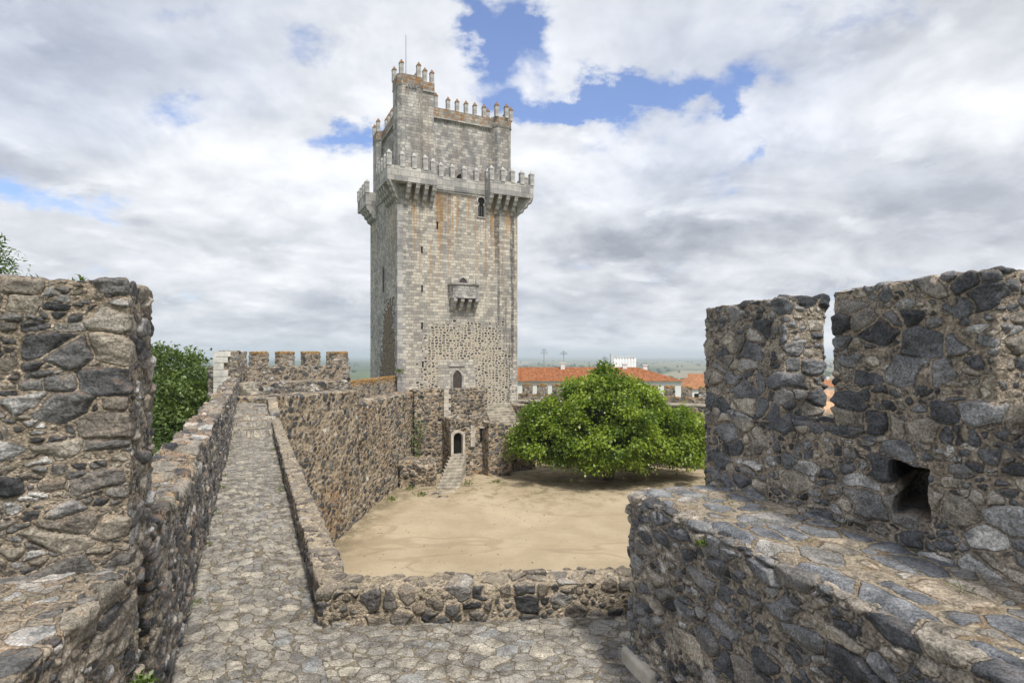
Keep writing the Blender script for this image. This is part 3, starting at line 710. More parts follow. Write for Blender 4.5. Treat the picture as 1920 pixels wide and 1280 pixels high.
# the bastion the right parapet stands on
mass('bastion', [tuple(p0-rd*.12), tuple(p0-rd*.12+rp*.4), tuple(p0+rd*7+rp*.4), tuple(p0+rd*7)], -11.6, -2.98, M['plaincourt'], 'tall corner bastion below the right parapet', 'bastion')

# ---- battlement platform at the far end of the walk
def plat(px, off=0.):   # plan line of the platform front, by photo column
    t = (px-468)/(650-468); Y = 30+6*t+off
    return np.array([xat(px, Y), Y])
pa, pb = plat(443), plat(652); PA = math.atan2(pb[1]-pa[1], pb[0]-pa[0]); PL = float(np.linalg.norm(pb-pa))
back = np.array([-math.sin(PA), math.cos(PA)])
ret = rock_box('platform_wall', pa, PA, even(.78, PL, .05), even(0, .5, .1), even(-4.5, -1.44, .05), M['far'], (.42, .42, .24), 91, infill=.0, amp=.05, top=lambda u: -1.40-.20*u/PL, r=.04)
tag(ret, 'low retaining wall in front of the battlement platform at the end of the walk', 'wall')
mass('platform', [tuple(pa+back*.3), tuple(pb+back*.3), tuple(pb+back*1.9), tuple(pa+back*1.9)], -11.6, -1.50, M['plaincourt'], 'raised platform below the small far battlement', 'platform')
qa = pa+back*1.7
bat = rock_box('battlement', qa+0, PA, even(-.1, PL+2.0, .05), even(0, .5, .1), even(-2.2, -.6, .05), M['far'], (.34, .34, .20), 92, amp=.05, top=lambda u: -.62-.06*u/PL, r=.03)
tag(bat, 'far battlement with square lichen-topped merlons left of the keep', 'battlement')
def u_px(px):           # u on the battlement line for a photo column
    lo, hi = -1., PL+3
    for _ in range(50):
        m = (lo+hi)/2; q = qa+(pb-pa)/PL*m
        if CX+F*q[0]/q[1] < px: lo = m
        else: hi = m
    return lo
for i, (x0, x1) in enumerate([(443, 457), (477.5, 504.5), (526, 552.5), (573.5, 601), (621.5, 653)]):
    a_, b_ = u_px(x0), u_px(x1); q = qa+(pb-pa)/PL*(a_+b_)/2; top = zat(659, q[1])
    rock_box('merlon', qa-back*.005, PA, even(a_, b_, .05), even(0, .5, .1), even(-.75, top, .05), M['farlich'], (.32, .32, .19), 93+i, amp=.05, r=.03, parent=bat)
# pale corner tower edge left of it
qd = np.array([xat(404, 29.3), 29.3]); 
cw = rock_box('corner_wall', qd, R(8), even(0, 1.06, .05), even(0, 1.6, .1), even(-4.5, zat(658, 29.3), .05), M['far'], (.36, .36, .22), 99, amp=.05, r=.03)
tag(cw, 'end wall with pale corner quoins beside the far battlement', 'wall')
mb = MB(); z = zat(658, 29.3); rq = random.Random(3)
while z > -2.4:
    h = rq.uniform(.25, .42); w = rq.choice([.42, .75, .3, .62]); mb.box(-.08, w, -.09, .5, z-h, z-.02); z -= h
o = mb.build('quoins', M['wash'], cw, (0, 0, -(-4.5)), bevel=.012); o.rotation_euler = (0, 0, R(8))
# stair up to the platform
st = empty('platform_stair', (float(pa[0]), float(pa[1]), -2.27), 'narrow stone stair climbing to the far battlement platform', 'stair')
for i in range(6):
    mb = MB(); mb.box(0, .70, -1.62+.27*i, .05, (i)*.145, (i+1)*.145)
    o = mb.build('stair_step', M['step'], st, (0, 0, -.02), bevel=.015); o.rotation_euler = (0, 0, PA)

# ---- courtyard wall running to the keep
C1 = np.array([-10.9, 26.5]); C2 = np.array([-7.95, 48.0]); CA = math.atan2(*(C2-C1)[::-1]); CLn = float(np.linalg.norm(C2-C1)); cl = np.array([-math.sin(CA), math.cos(CA)])
us = spaced(-.4, CLn, 26, 48, k=.0019, mx=.1)
uu = (35.7-26.5)/math.sin(CA)
cwl = rock_box('courtyard_wall', C1, CA, us, even(0, 2.2, .2), even(-11.6, -2.2, .055), M['court'], (.42, .42, .27), 111, rv=.16, infill=.0, amp=.05, r=.05, lump=.07, jit=.8,
               top=lambda u: -1.95-.25*u/uu if u < uu else -3.05, mort=.03)
tag(cwl, 'tall rubble courtyard wall running from the wall walk to the keep', 'wall')
op = rock_box('back_parapet', C1+cl*1.8, CA, even(uu-.5, CLn+.5, .06), even(0, .45, .1), even(-4., -1.73, .06), M['farlich'], (.34, .34, .2), 112, amp=.04, r=.03)
tag(op, 'dark outer parapet with an orange lichen top leading to the keep', 'parapet')

# ---- far curtain wall behind the fig tree
fa = np.array([xat(962, 54.6), 54.6]); fb = np.array([xat(1330, 49.3), 49.3]); fb = fa+(fb-fa)*1.35
FW = math.atan2(*(fb-fa)[::-1]); FLn = float(np.linalg.norm(fb-fa)); fd = (fb-fa)/FLn; fn = np.array([-fd[1], fd[0]])
fwall = rock_box('curtain_wall', fa, FW, even(0, FLn, .09), even(0, 2.4, .3), even(-11.6, -4.4, .09), M['court'], (.42, .42, .3), 121, infill=.0, amp=.06, lump=.08, r=.06, mort=.03)
tag(fwall, 'far curtain wall of the courtyard behind the leafy tree', 'curtain wall')
MB().box(0, FLn, -.06, 1.7, -.06, .07).build('walk_edge', M['step'], fwall, (fa[0]-fwall.location.x, fa[1]-fwall.location.y, -4.4+11.6)).rotation_euler = (0, 0, FW)
fpar = rock_box('curtain_parapet', fa+fn*1.6, FW, even(0, FLn, .08), even(0, .5, .25), even(-4.6, -3.78, .07), M['farlich'], (.4, .4, .22), 122, amp=.05, r=.03)
tag(fpar, 'crenellated parapet of the far curtain wall in front of the white building', 'parapet')
first = None
k = 0
x = .45
while x < FLn-1:
    first = rock_box('merlon', fa+fn*1.597, FW, even(x, x+.95, .07), even(0, .5, .1), even(-3.9, -2.78, .07), M['farlich'], (.36, .36, .22), 130+k, amp=.05, r=.03, parent=fpar)
    x += 1.5; k += 1
# right curtain wall, mostly hidden
ra_ = np.array([2.6, 6.8]); rb_ = fb
sw = MB(); dv = (rb_-ra_); ln = float(np.linalg.norm(dv))
rw = rock_box('side_curtain_wall', ra_, math.atan2(dv[1], dv[0]), even(0, ln, .25), even(-1.2, 0, .3), even(-11.6, -4.5, .25), M['court'], (.42, .42, .3), 141, infill=0, amp=.05, r=.05)
tag(rw, 'right-hand curtain wall of the courtyard, seen past the right parapet', 'curtain wall')

# ---- structures at the foot of the keep (keep's own axes)
T0 = np.array([-9.59, 47.6]); TA = math.atan2(.434, .901); eu = np.array([math.cos(TA), math.sin(TA)]); ev = np.array([-eu[1], eu[0]])
def tw(u, v): return T0+eu*u+ev*v
def lz(z): return z-10.8
def tbox(name, u0, u1, v0, v1, z0, z1, label, cat, seed, mat='court', cell=(.36, .36, .25), step=.055, top=None, amp=.06, parent=None, hole=None):
    o = rock_box(name, tw(0, 0), TA, even(u0, u1, step), even(v0, v1, step*1.5), even(lz(z0), lz(z1), step), M[mat], cell, seed, infill=.0, amp=amp, r=.05, lump=.06, top=top, mort=.03, parent=parent, hole=hole)
    if parent is None: tag(o, label, cat)
    return o
fore = tbox('forebuilding', 1.0, 7.5, -1.6, .1, -.8, 7.95, 'rubble forebuilding against the foot of the keep with pale quoin strip', 'building', 151)
mb = MB(); z = 7.9; q = 0
while z > 2.2:
    h = rq.uniform(.28, .4); w = .62 if q % 2 else .42; mb.box(3.5, 3.5+w, -1.72, -1.3, z-h, z-.015); z -= h; q += 1
o = mb.build('quoins', M['quoin'], fore, (0, 0, -10.8-fore.location.z), bevel=.012)
o.location = (T0[0]-fore.location.x, T0[1]-fore.location.y, -10.8-fore.location.z); o.rotation_euler = (0, 0, TA)
ann = tbox('gatehouse_annex', 3.5, 6.5, -3.3, -1.5, -.8, 5.75, 'small rubble annex with an arched doorway at the head of the stair', 'annex', 152, top=lambda u: lz(5.75)+.12*math.sin(u*3), step=.045,
           hole=lambda P, N: -.55*(np.abs(P[:, 0]-4.13) < .5)*(P[:, 2] < lz(4.62))*(P[:, 1] < -3.0)*(np.abs(N[:, 1]) > .7))

def arch_poly(w, h, pointed=True, n=8):
    r_ = w/2; pts = [(-r_, 0), (r_, 0)]
    spring = h-(w*.72 if pointed else r_)
    if pointed:
        R0 = w*.92; cx = r_-R0
        a1 = math.acos((0-cx)/R0)
        pts += [(cx+R0*math.cos(a1*i/n), spring+R0*math.sin(a1*i/n)*((h-spring)/(R0*math.sin(a1)))) for i in range(n+1)]
        pts += [(-x, z) for x, z in pts[-2:1:-1]]
    else:
        pts += [(r_*math.cos(math.pi*i/(2*n)), spring+r_*math.sin(math.pi*i/(2*n))) for i in range(2*n+1)]
    return pts
def opening(parent, o, a, nrm, w, h, frame, matf, mati, name='window', pointed=True, inner='opening', fw_=.14, proud=.08):
    """framed arched opening; o = foot centre (parent coordinates), a = along the wall, nrm = out of the wall"""
    up = (0, 0, 1); P1 = arch_poly(w, h, pointed); k = (w+2*fw_)/w
    P2 = [(x*k, (z if z > .02 else 0)*(h+fw_)/h) for x, z in P1]
    mb = MB(); o_, a_, n_, u_ = Vector(o), Vector(a), Vector(nrm), Vector(up); N = len(P1)
    vs = []
    for pr, d in ((P1, -.05), (P1, proud), (P2, proud), (P2, -.05)): vs += [o_+a_*x+u_*z+n_*d for x, z in pr]
    fs = []
    for b in range(3):
        for i in range(1, N): j = (i+1) % N; fs.append((b*N+i, b*N+j, (b+1)*N+j, (b+1)*N+i))
    mb.add(vs, fs); fr = mb.build(name, matf, parent)
    ib = MB(); ib.add([o_+a_*x+u_*z+n_*.012 for x, z in P1], [tuple(range(N))]); ib.build(inner, mati, fr)  # flat inner panel; the near-black one paints the shade of a recess
    return fr
X3 = lambda w2: (float(w2[0]), float(w2[1]))
c = tw(4.13, -3.3)
c = c+ev*.28
opening(ann, (float(c[0]-ann.location.x), float(c[1]-ann.location.y), lz(2.77)-ann.location.z), (*eu, 0), (*-ev, 0), .80, 1.74, None, M['quoin'], M['dark_panel'], 'doorway', False, 'painted_opening_shade', .2, .42)
mb = MB(); 
for i, (z, w) in enumerate([(5.0, .34), (4.65, .45), (4.3, .4), (3.95, .5), (3.6, .4)]): mb.box(5.25, 5.25+w, -3.39, -3.0, z-.33, z)
mb.box(6.05, 6.45, -3.45, -3.0, 4.75, 4.85)
o = mb.build('pale_blocks', M['quoin'], ann, (T0[0]-ann.location.x, T0[1]-ann.location.y, -10.8-ann.location.z), bevel=.012); o.rotation_euler = (0, 0, TA)
o = MB().box(6.1, 6.32, -3.33, -3.0, 3.6, 4.7).build('slit_window', M['dark_panel'], ann, (T0[0]-ann.location.x, T0[1]-ann.location.y, -10.8-ann.location.z)); o.rotation_euler = (0, 0, TA)

# entrance stair to the arched door
s0 = np.array(at(840, 918, 42.3)[:2]); s1 = tw(4.15, -3.45)
stair = empty('entrance_stair', (float(s0[0]), float(s0[1]), -10.0), 'flight of worn pale steps up to the arched doorway', 'stair')
NS = 11; zt = lz(2.74)
for i in range(NS):
    t = i/(NS-1); c = s0+(s1-s0)*t; w = .84-.2*t; h1 = -10.0+.02+(zt+10.0)*(i+1)/NS
    ang = TA*t*.9+.12*(1-t)
    mb = MB(); mb.box(-w, w, -.02, .62, -.5-.6*t, h1+10.0)
    o = mb.build('stair_step', M['step'], stair, (float(c[0]-s0[0]), float(c[1]-s0[1]), 0), bevel=.02); o.rotation_euler = (0, 0, ang)
rb2 = rock_box('stair_flank', (-8.45, 42.6), R(14), even(0, 2.75, .055), even(0, 4.4, .055), even(-10.6, -7.95, .055), M['court'], (.36, .36, .26), 161, infill=0, amp=.10, r=.10, lump=.16, top=lambda u: -8.2+.25*math.sin(u*2.3), mort=.03)
tag(rb2, 'broken rubble mass on the left of the entrance stair', 'rubble')
rb3 = rock_box('fallen_masonry', (-6.6, 40.4), R(-12), even(0, 2.2, .05), even(0, .9, .05), even(-10.5, -10.02, .04), M['court'], (.4, .4, .2), 162, infill=0, amp=.10, r=.12, lump=.14)
tag(rb3, 'low remnant of masonry lying on the sand before the stair', 'rubble')
sl = MB().box(-.75, .75, -.22, .22, 0, .16).build('stone_slab', M['step'], None, (-4.9, 41.6, -10.08), bevel=.03); sl.rotation_euler = (0, R(3), R(24)); tag(sl, 'pale flat slab lying at the foot of the entrance stair', 'slab')
# right-hand stair block
tbox('stair_block', 6.4, 8.5, -4.4, -.8, -.8, 5.0, 'rubble stair block standing forward of the keep, right of the annex', 'wall', 153, top=lambda u: lz(5.3)-.12*(u-6.4))
tbox('stair_side_wall', 8.3, 11.4, -3.2, .1, -.8, 4.75, 'rubble wall below the wide upper steps, beside the tree', 'wall', 154, top=lambda u: lz(4.7))
tbox('stair_cheek_wall', 10.3, 11.3, -3.3, .9, 4.0, 6.9, 'stub wall closing the upper steps on the tree side', 'wall', 155, top=lambda u: lz(6.4))
us_ = empty('upper_stair', (*X3(tw(8.9, -2.9)), lz(4.7)), 'wide pale steps climbing to the right corner of the keep', 'stair')
for i in range(9):
    mb = MB(); mb.box(-1.5+.02*i, 1.35, .30*i, 3.0, .2*i-.1, .2*(i+1))
    o = mb.build('stair_step', M['step'], us_, (0, 0, 0), bevel=.02); o.rotation_euler = (0, 0, TA)

# ================================================================== THE KEEP
W, Dp = 11.2, 10.7
keep = empty('castle_keep', (T0[0], T0[1], GZ), 'tall pale stone keep with corner galleries and crenellated turrets', 'tower', None, TA)
# shaft: front and sides carry different weathering, so it is split at the corner quoin
MB().box(0, W, 0, Dp, -1, 25.2).build('shaft', M['shaft'], keep)
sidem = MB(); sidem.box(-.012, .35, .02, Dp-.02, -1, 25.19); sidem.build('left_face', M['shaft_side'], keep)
mb = MB(); z = 0; q = 0
while z < 25:
    h = .29*(1 if q % 2 else 1); w = .75 if q % 2 else .45; mb.box(-.022, w, -.014, 1.2-w, z, z+h-.012); z += h; q += 1
mb.build('corner_quoins', M['gallery'], keep)
# upper stage: recessed walls between polygonal corner turrets
UP = MB(); UP.box(.75, W-.75, .75, Dp-.75, 25.1, 31.6); UP.build('upper_stage', M['upper'], keep)
def octa(x0, x1, y0, y1, c): return [(x0+c, y0), (x1-c, y0), (x1, y0+c), (x1, y1-c), (x1-c, y1), (x0+c, y1), (x0, y1-c), (x0, y0+c)]
def turret(x0, x1, y0, y1, z1, c=.55):
    t = MB().prism(octa(x0, x1, y0, y1, c), 25.1, z1).build('turret', M['upper'], keep)
    co = MB().prism(octa(x0-.02, x1+.02, y0-.02, y1+.02, c), z1, z1+.13, octa(x0-.07, x1+.07, y0-.07, y1+.07, c))
    co.build('cornice', M['gallery'], t)
    MB().prism(octa(x0-.03, x1+.03, y0-.03, y1+.03, c), z1+.13, z1+.95).build('parapet', M['lichenstone'], t)
    return t
turret(.12, 2.3, .12, 2.3, 33.6, .3); turret(8.95, 10.86, .32, 2.3, 31.65, .4); turret(.15, 2.3, 8.3, 10.5, 31.65, .35); turret(8.85, 11, 8.3, 10.5, 31.65, .35)
sh = MB().box(2.2, 3.35, .5, 2.6, 25.1, 33.55).build('shoulder_wall', M['upper'], keep)
MB().box(2.2, 3.42, .38, 2.62, 33.55, 33.7).build('cornice', M['gallery'], sh); MB().box(2.25, 3.38, .42, 2.62, 33.7, 34.4).build('parapet', M['lichenstone'], sh)
# parapets of the upper walls with a row of little hanging arches below
def dentils(mb, x0, x1, y, z, step, axis='x', size=.09, d=.10):
    n_ = int((x1-x0)/step)
    for i in range(n_):
        c = x0+(i+.5)*(x1-x0)/n_
        if axis == 'x': mb.add([(c-size, y, z), (c+size, y, z), (c, y, z-.2), (c-size, y-d, z), (c+size, y-d, z), (c, y-d, z-.2)], [(0, 1, 2), (3, 5, 4), (0, 2, 5, 3), (1, 4, 5, 2), (0, 3, 4, 1)])
        else: mb.add([(y, c-size, z), (y, c+size, z), (y, c, z-.2), (y-d, c-size, z), (y-d, c+size, z), (y-d, c, z-.2)], [(0, 1, 2), (3, 5, 4), (0, 2, 5, 3), (1, 4, 5, 2), (0, 3, 4, 1)])
MB().box(3.36, 8.9, .60, 1.1, 31.62, 32.45).build('upper_parapet', M['lichenstone'], keep)
mb = MB(); mb.box(3.36, 8.9, .54, .76, 31.5, 31.62); dentils(mb, 3.4, 8.85, .755, 31.5, .24); mb.build('cornice', M['gallery'], keep)
MB().box(.60, 1.1, 2.3, 8.3, 31.62, 32.45).build('upper_parapet', M['lichenstone'], keep)
mb = MB(); mb.box(.54, .76, 2.3, 8.3, 31.5, 31.62); dentils(mb, 2.4, 8.2, .755, 31.5, .24, 'y'); mb.build('cornice', M['gallery'], keep)
MB().box(2.3, 8.9, Dp-1.1, Dp-.6, 31.62, 32.45).build('upper_parapet', M['lichenstone'], keep)
MB().box(W-1.1, W-.6, 2.3, 8.3, 31.62, 32.45).build('upper_parapet', M['lichenstone'], keep)
mb = MB(); dentils(mb, .7, 1.75, .06, 33.6, .24, d=.08); mb.build('cornice', M['gallery'], keep)
# gallery: three corner platforms on corbels, flush parapets between
PJ = 1.1
def platform(x0, x1, y0, y1, cx, cy):
    """floor slab, L-shaped parapet on the two outward sides"""
    g = MB().box(x0, x1, y0, y1, 25.1, 25.3).build('gallery_floor', M['gallery'], keep)
    mb = MB()
    t = .28
    if cy < 0: mb.box(x0, x1, y0, y0+t, 25.302, 26.3)
    else: mb.box(x0, x1, y1-t, y1, 25.302, 26.3)
    ya, yb = (y0+t+.002, y1) if cy < 0 else (y0, y1-t-.002)
    if cx < 0: mb.box(x0, x0+t, ya, yb, 25.302, 26.3)
    else: mb.box(x1-t, x1, ya, yb, 25.302, 26.3)
    # the short return to the flush parapet
    if cx < 0: mb.box(x1-t, x1, y0+t+.002, .0, 25.302, 26.3) if cy < 0 else None
    else: mb.box(x0, x0+t, y0+t+.002, .0, 25.302, 26.3) if cy < 0 else None
    if cx < 0 and cy > 0: mb.box(x0+t+.002, 0, y0, y0+t, 25.302, 26.3)
    if cx < 0 and cy < 0: mb.box(x0+t+.002, 0, y1-t, y1, 25.302, 26.3)
    mb.build('parapet', M['gallery'], g); return g
platform(-PJ, 3.1, -PJ, 3.1, -1, -1); platform(8.0, 12.3, -PJ, 3.1, 1, -1); platform(-PJ, 3.1, 7.6, 11.6, -1, 1); platform(8.0, 12.3, 7.6, 11.6, 1, 1)
mb = MB(); mb.box(3.102, 7.998, -.12, .22, 25.25, 26.28); mb.build('gallery_parapet', M['gallery'], keep)
mb = MB(); mb.box(3.11, 7.99, -.10, .1, 25.0, 25.24); mb.box(3.11, 7.99, -.17, .1, 25.12, 25.2)
for i in range(26): mb.box(3.15+i*.186, 3.25+i*.186, -.16, .05, 24.88, 24.99)
mb.build('dentil_band', M['gallery'], keep)
MB().box(-.12, .22, 3.102, 7.598, 25.25, 26.28).build('gallery_parapet', M['gallery'], keep)
MB().box(-.10, .1, 3.11, 7.59, 24.95, 25.24).build('dentil_band', M['gallery'], keep)
CP = [(0, 0), (PJ-.05, 0), (PJ-.05, -.12)]
for s_, (pc, qc) in enumerate([(PJ-.1, -.12), (PJ-.38, -.50), (PJ-.66, -.88)]):
    CP += [(pc-.00, qc-.08), (pc-.03, qc-.22), (pc-.12, qc-.32), (pc-.26, qc-.38)]
CP += [(.12, -1.3), (0, -1.5)]
proto = {}
def corbel(o, a, w=.34, s=1.):
    key = (round(s, 2),)
    if key not in proto:
        mb = MB(); mb.extrude([(p_*s, q_) for p_, q_ in CP], (0, 0, 0), (0, -1, 0), (0, 0, 1), (1, 0, 0), w)
        ob = mb.build('corbel', M['mstone'], keep); proto[key] = ob
    else:
        ob = proto[key].copy(); COL.objects.link(ob)
    ob.location = o; ob.rotation_euler = (0, 0, a)
for x_ in (.75, 1.5, 2.25, 2.92): corbel((x_, 0, 25.09), 0)
for x_ in (8.2, 9.0, 9.8, 10.6): corbel((x_, 0, 25.09), 0)
for y_ in (.75, 1.5, 2.25, 2.92): corbel((0, y_, 25.09), -math.pi/2)
for y_ in (7.8, 8.6, 9.4, 10.2): corbel((0, y_, 25.09), -math.pi/2)
for y_ in (.6, 1.4, 2.2, 2.9): corbel((W, y_, 25.09), math.pi/2)
corbel((0, 0, 25.09), -math.pi/4, s=1.36); corbel((W, 0, 25.09), math.pi/4, s=1.36)
# merlons: square posts with pyramid caps
def post(x, y, z, h=.92, w=.44, lich=True, first={}):
    key = (lich, round(h, 2), round(w, 2))
    if key not in first:
        m_ = MB().box(-w/2, w/2, -w/2, w/2, -.05, h).build('merlon', M['mstone'], keep)
        c_ = MB().add([(-w*.56, -w*.56, h), (w*.56, -w*.56, h), (w*.56, w*.56, h), (-w*.56, w*.56, h), (-w*.56, -w*.56, h+.07), (w*.56, -w*.56, h+.07), (w*.56, w*.56, h+.07), (-w*.56, w*.56, h+.07), (0, 0, h+.42)],
                     [(3, 2, 1, 0), (0, 1, 5, 4), (1, 2, 6, 5), (2, 3, 7, 6), (3, 0, 4, 7), (4, 5, 8), (5, 6, 8), (6, 7, 8), (7, 4, 8)]).build('cap', M['mdark'] if lich else M['mstone'], m_)
        first[key] = m_
    else:
        s_ = first[key]; m_ = s_.copy(); COL.objects.link(m_); c_ = s_.children[0].copy(); COL.objects.link(c_); c_.parent = m_
    m_.location = (x, y, z)
for u_ in (-.95, .15, 1.15, 2.1): post(u_, -.95, 26.3, .9, .40, False)
for u_ in (2.95,): post(u_, -.35, 26.3, .9, .40, False)
for u_ in (3.8, 4.85, 5.95, 7.1): post(u_, .05, 26.28, .85, .40, False)
for u_ in (8.15, 9.25, 10.2, 11.15, 12.15): post(u_, -.95, 26.3, .9, .40, False)
post(8.15, -.1, 26.3, .85, .40, False)
for v_ in (.2, 1.4, 2.6): post(12.15, v_, 26.3, .9, .40, False)
for v_ in (.15, 1.15, 2.1, 2.95): post(-.95, v_, 26.3, .9, .40, False)
for v_ in (4.0, 5.1, 6.2): post(.05, v_, 26.28, .85, .40, False)
for v_ in (7.75, 8.9, 10.1, 11.4): post(-.95, v_, 26.3, .9, .40, False)
for u_, v_ in ((.45, .45), (1.9, .25), (2.2, 1.9), (.2, 1.9)): post(u_, v_, 34.55, .92, .34)
post(2.55, .6, 34.4, .9, .34); post(3.2, .65, 34.35, .92, .34)
post(3.62, .85, 32.4, 1.05, .32)
for u_ in (4.75, 5.6, 6.45, 7.3, 8.2): post(u_, .85, 32.45, .85, .32)
for u_, v_ in ((9.25, .35), (10.2, .3), (10.85, .75), (10.85, 1.9), (9.0, 1.9)): post(u_, v_, 32.6, .9, .34)
for v_ in (3.0, 4.1, 5.2, 6.3, 7.4): post(.85, v_, 32.45, .85, .32)
for u_, v_ in ((.3, 8.6), (.3, 10.2), (1.3, 8.4), (2.1, 10.4)): post(u_, v_, 32.6, .9, .34)
MB().tube((1.0, 1.0, 33), (1.0, 1.0, 38.3), .035, .02, 6).build('mast', M['iron'], keep)
# windows, slits, doors, balcony
FN = (0, -1, 0); FAx = (1, 0, 0); SN = (-1, 0, 0); SA = (0, 1, 0)
opening(keep, (5.3, 0, 7.6), FAx, FN, .82, 1.9, None, M['gallery'], M['door'], 'doorway', True, 'door', .16, .09)
MB().box(4.55, 6.05, -.10, .05, 9.85, 9.97).build('hood_mould', M['gallery'], keep)
# horseshoe window: round head above a narrower neck and a barred light
hw = MB()
circ = [(.34*math.cos(R(a_)), 1.42+.34*math.sin(R(a_))) for a_ in range(-55, 236, 15)]
prof = [(-.31, 0), (.31, 0), (.31, .95), (.20, 1.08)]+circ+[(-.20, 1.08), (-.31, .95)]
hw.add([(7.57+x, -.03, 23.15+z) for x, z in prof], [tuple(range(len(prof)))]); hv = hw.build('horseshoe_window', M['dark_panel'], keep)
fr = MB(); pr2 = [(x*1.28, (z-.9)*1.09+.9) for x, z in prof]; n_ = len(prof)
fr.add([(7.57+x, -.02, 23.15+z) for x, z in prof]+[(7.57+x, -.09, 23.15+z) for x, z in prof]+[(7.57+x, -.09, 23.15+z) for x, z in pr2]+[(7.57+x, .02, 23.15+z) for x, z in pr2],
       [(b_*n_+i, b_*n_+(i+1) % n_, (b_+1)*n_+(i+1) % n_, (b_+1)*n_+i) for b_ in range(3) for i in range(n_)]); fr.build('frame', M['gallery'], hv)
mb = MB()
for i in range(3): mb.box(7.57-.2+.2*i-.012, 7.57-.2+.2*i+.012, -.06, -.03, 23.15, 24.1)
mb.build('bars', M['iron'], hv)
for u_, z_, h_ in ((3.49, 21.7, .62), (2.11, 19.5, .55), (2.13, 16.2, .55), (2.13, 13.05, .55), (2.2, 9.8, .5)):
    s_ = MB().box(u_-.07, u_+.07, -.016, .05, z_, z_+h_).build('arrow_slit', M['dark_panel'], keep)
    MB().box(u_-.13, u_+.13, -.05, .04, z_+h_+.002, z_+h_+.09).build('lintel', M['gallery'], s_)
opening(keep, (-.012, 4.84, 16.6), SA, SN, .62, 2.4, None, M['gallery'], M['dark_panel'], 'pointed_window', True, 'opening', .12, .07)
opening(keep, (3.6+2.3, .748, 25.5), FAx, FN, .9, 1.5, None, M['upper'], M['dark_panel'], 'doorway', True, 'painted_opening_shade', .12, .05)
opening(keep, (5.85, 0, 15.9), FAx, FN, .8, 1.75, None, M['gallery'], M['door'], 'balcony_door', True, 'door', .14, .07)
# balcony
bp = [(4.5, 0), (4.62, -.75), (5.0, -1.0), (6.7, -1.0), (7.08, -.75), (7.2, 0)]
bal = MB().prism(bp, 15.75, 15.9).build('balcony', M['gallery'], keep)
sc = lambda k: [(5.85+(x-5.85)*k, y*k) for x, y in bp]
inn = [(5.85+(x-5.85)*.88, y*.85 if y < 0 else 0) for x, y in bp]; o_ = sc(.97)
mb = MB(); N = len(bp)
vs = [(x, y, 15.9) for x, y in o_]+[(x, y, 16.92) for x, y in o_]+[(x, y, 16.92) for x, y in inn]+[(x, y, 15.9) for x, y in inn]
mb.add(vs, [(b_*N+i, b_*N+i+1, (b_+1)*N+i+1, (b_+1)*N+i) for b_ in range(3) for i in range(N-1)]); mb.build('balcony_parapet', M['upper'], bal)
mb = MB(); mb.prism(sc(1.08), 16.92, 17.05)
mb.build('coping', M['gallery'], bal)
for s_ in (4.7, 7.0): MB().box(s_-.1, s_+.1, -.5, -.3, 17.05, 17.5).build('pinnacle', M['mstone'], bal)
for x_ in (4.85, 5.5, 6.2, 6.85):
    mb = MB(); mb.extrude([(0, 0), (.9, 0), (.9, -.25), (.72, -.42), (.6, -.46), (.55, -.7), (.38, -.84), (.25, -.88), (.2, -1.02), (0, -1.1)], (x_, 0, 15.74), (0, -1, 0), (0, 0, 1), (1, 0, 0), .3); mb.build('corbel', M['mstone'], bal)

# ================================================================== BUILDINGS OUTSIDE
def hip_roof(mb, x0, x1, y0, y1, z0, z1, hipL=True, hipR=True, over=.35):
    x0 -= over; x1 += over; y0 -= over; y1 += over; ym = (y0+y1)/2; d = (y1-y0)/2
    a = x0+(d if hipL else 0); b = x1-(d if hipR else 0)
    if a > b: a = b = (x0+x1)/2
    mb.add([(x0, y0, z0), (x1, y0, z0), (x1, y1, z0), (x0, y1, z0), (a, ym, z1), (b, ym, z1)], [(0, 1, 5, 4), (1, 2, 5), (2, 3, 4, 5), (3, 0, 4), (3, 2, 1, 0)])
BY = 75.
bl = empty('white_building', (0, BY, -16), 'long white building with terracotta hip roof behind the curtain wall', 'building')
MB().box(-6, 22.3, 0, 9.6, -4, 12.45).build('wall', M['white'], bl)
MB().box(-6.15, 22.45, -.15, 9.75, 12.45, 12.62).build('cornice', M['white'], bl)
mb = MB(); hip_roof(mb, -6, 22.3, 0, 9.6, 12.625, 14.35); rf = mb.build('roof', M['tile'], bl)
for x_, y_, h in ((7.05, 4.2, 14.9), (15.7, 4.4, 14.75), (18.8, 5.5, 14.55)):
    MB().box(x_-.28, x_+.28, y_-.28, y_+.28, 13.2, h).box(x_-.36, x_+.36, y_-.36, y_+.36, h, h+.12).build('chimney', M['white'], rf)
def antenna(x, y, z, h, label):
    mb = MB(); mb.tube((0, 0, -.3), (0, 0, h), .035, .025, 6)
    for k, (w, dz) in enumerate(((.55, .72), (.42, .80), (.32, .88))): mb.box(-w, w, -.03, .03, h*dz, h*dz+.05)
    mb.box(-.04, .04, -.8, .8, h*.65, h*.65+.05)
    tag(mb.build('aerial', M['iron'], None, (x, y, z)), label, 'antenna')
antenna(xat(1020, 81), 81, -1.9, 3.0, 'tall television aerial above the white building, next to the keep')
antenna(xat(1057, 79.5), 79.5, -1.2, 1.9, 'wide television aerial on the first chimney of the white building')
antenna(xat(1134, 80), 80, -1.8, 1.7, 'short thin aerial behind the top of the leafy tree')
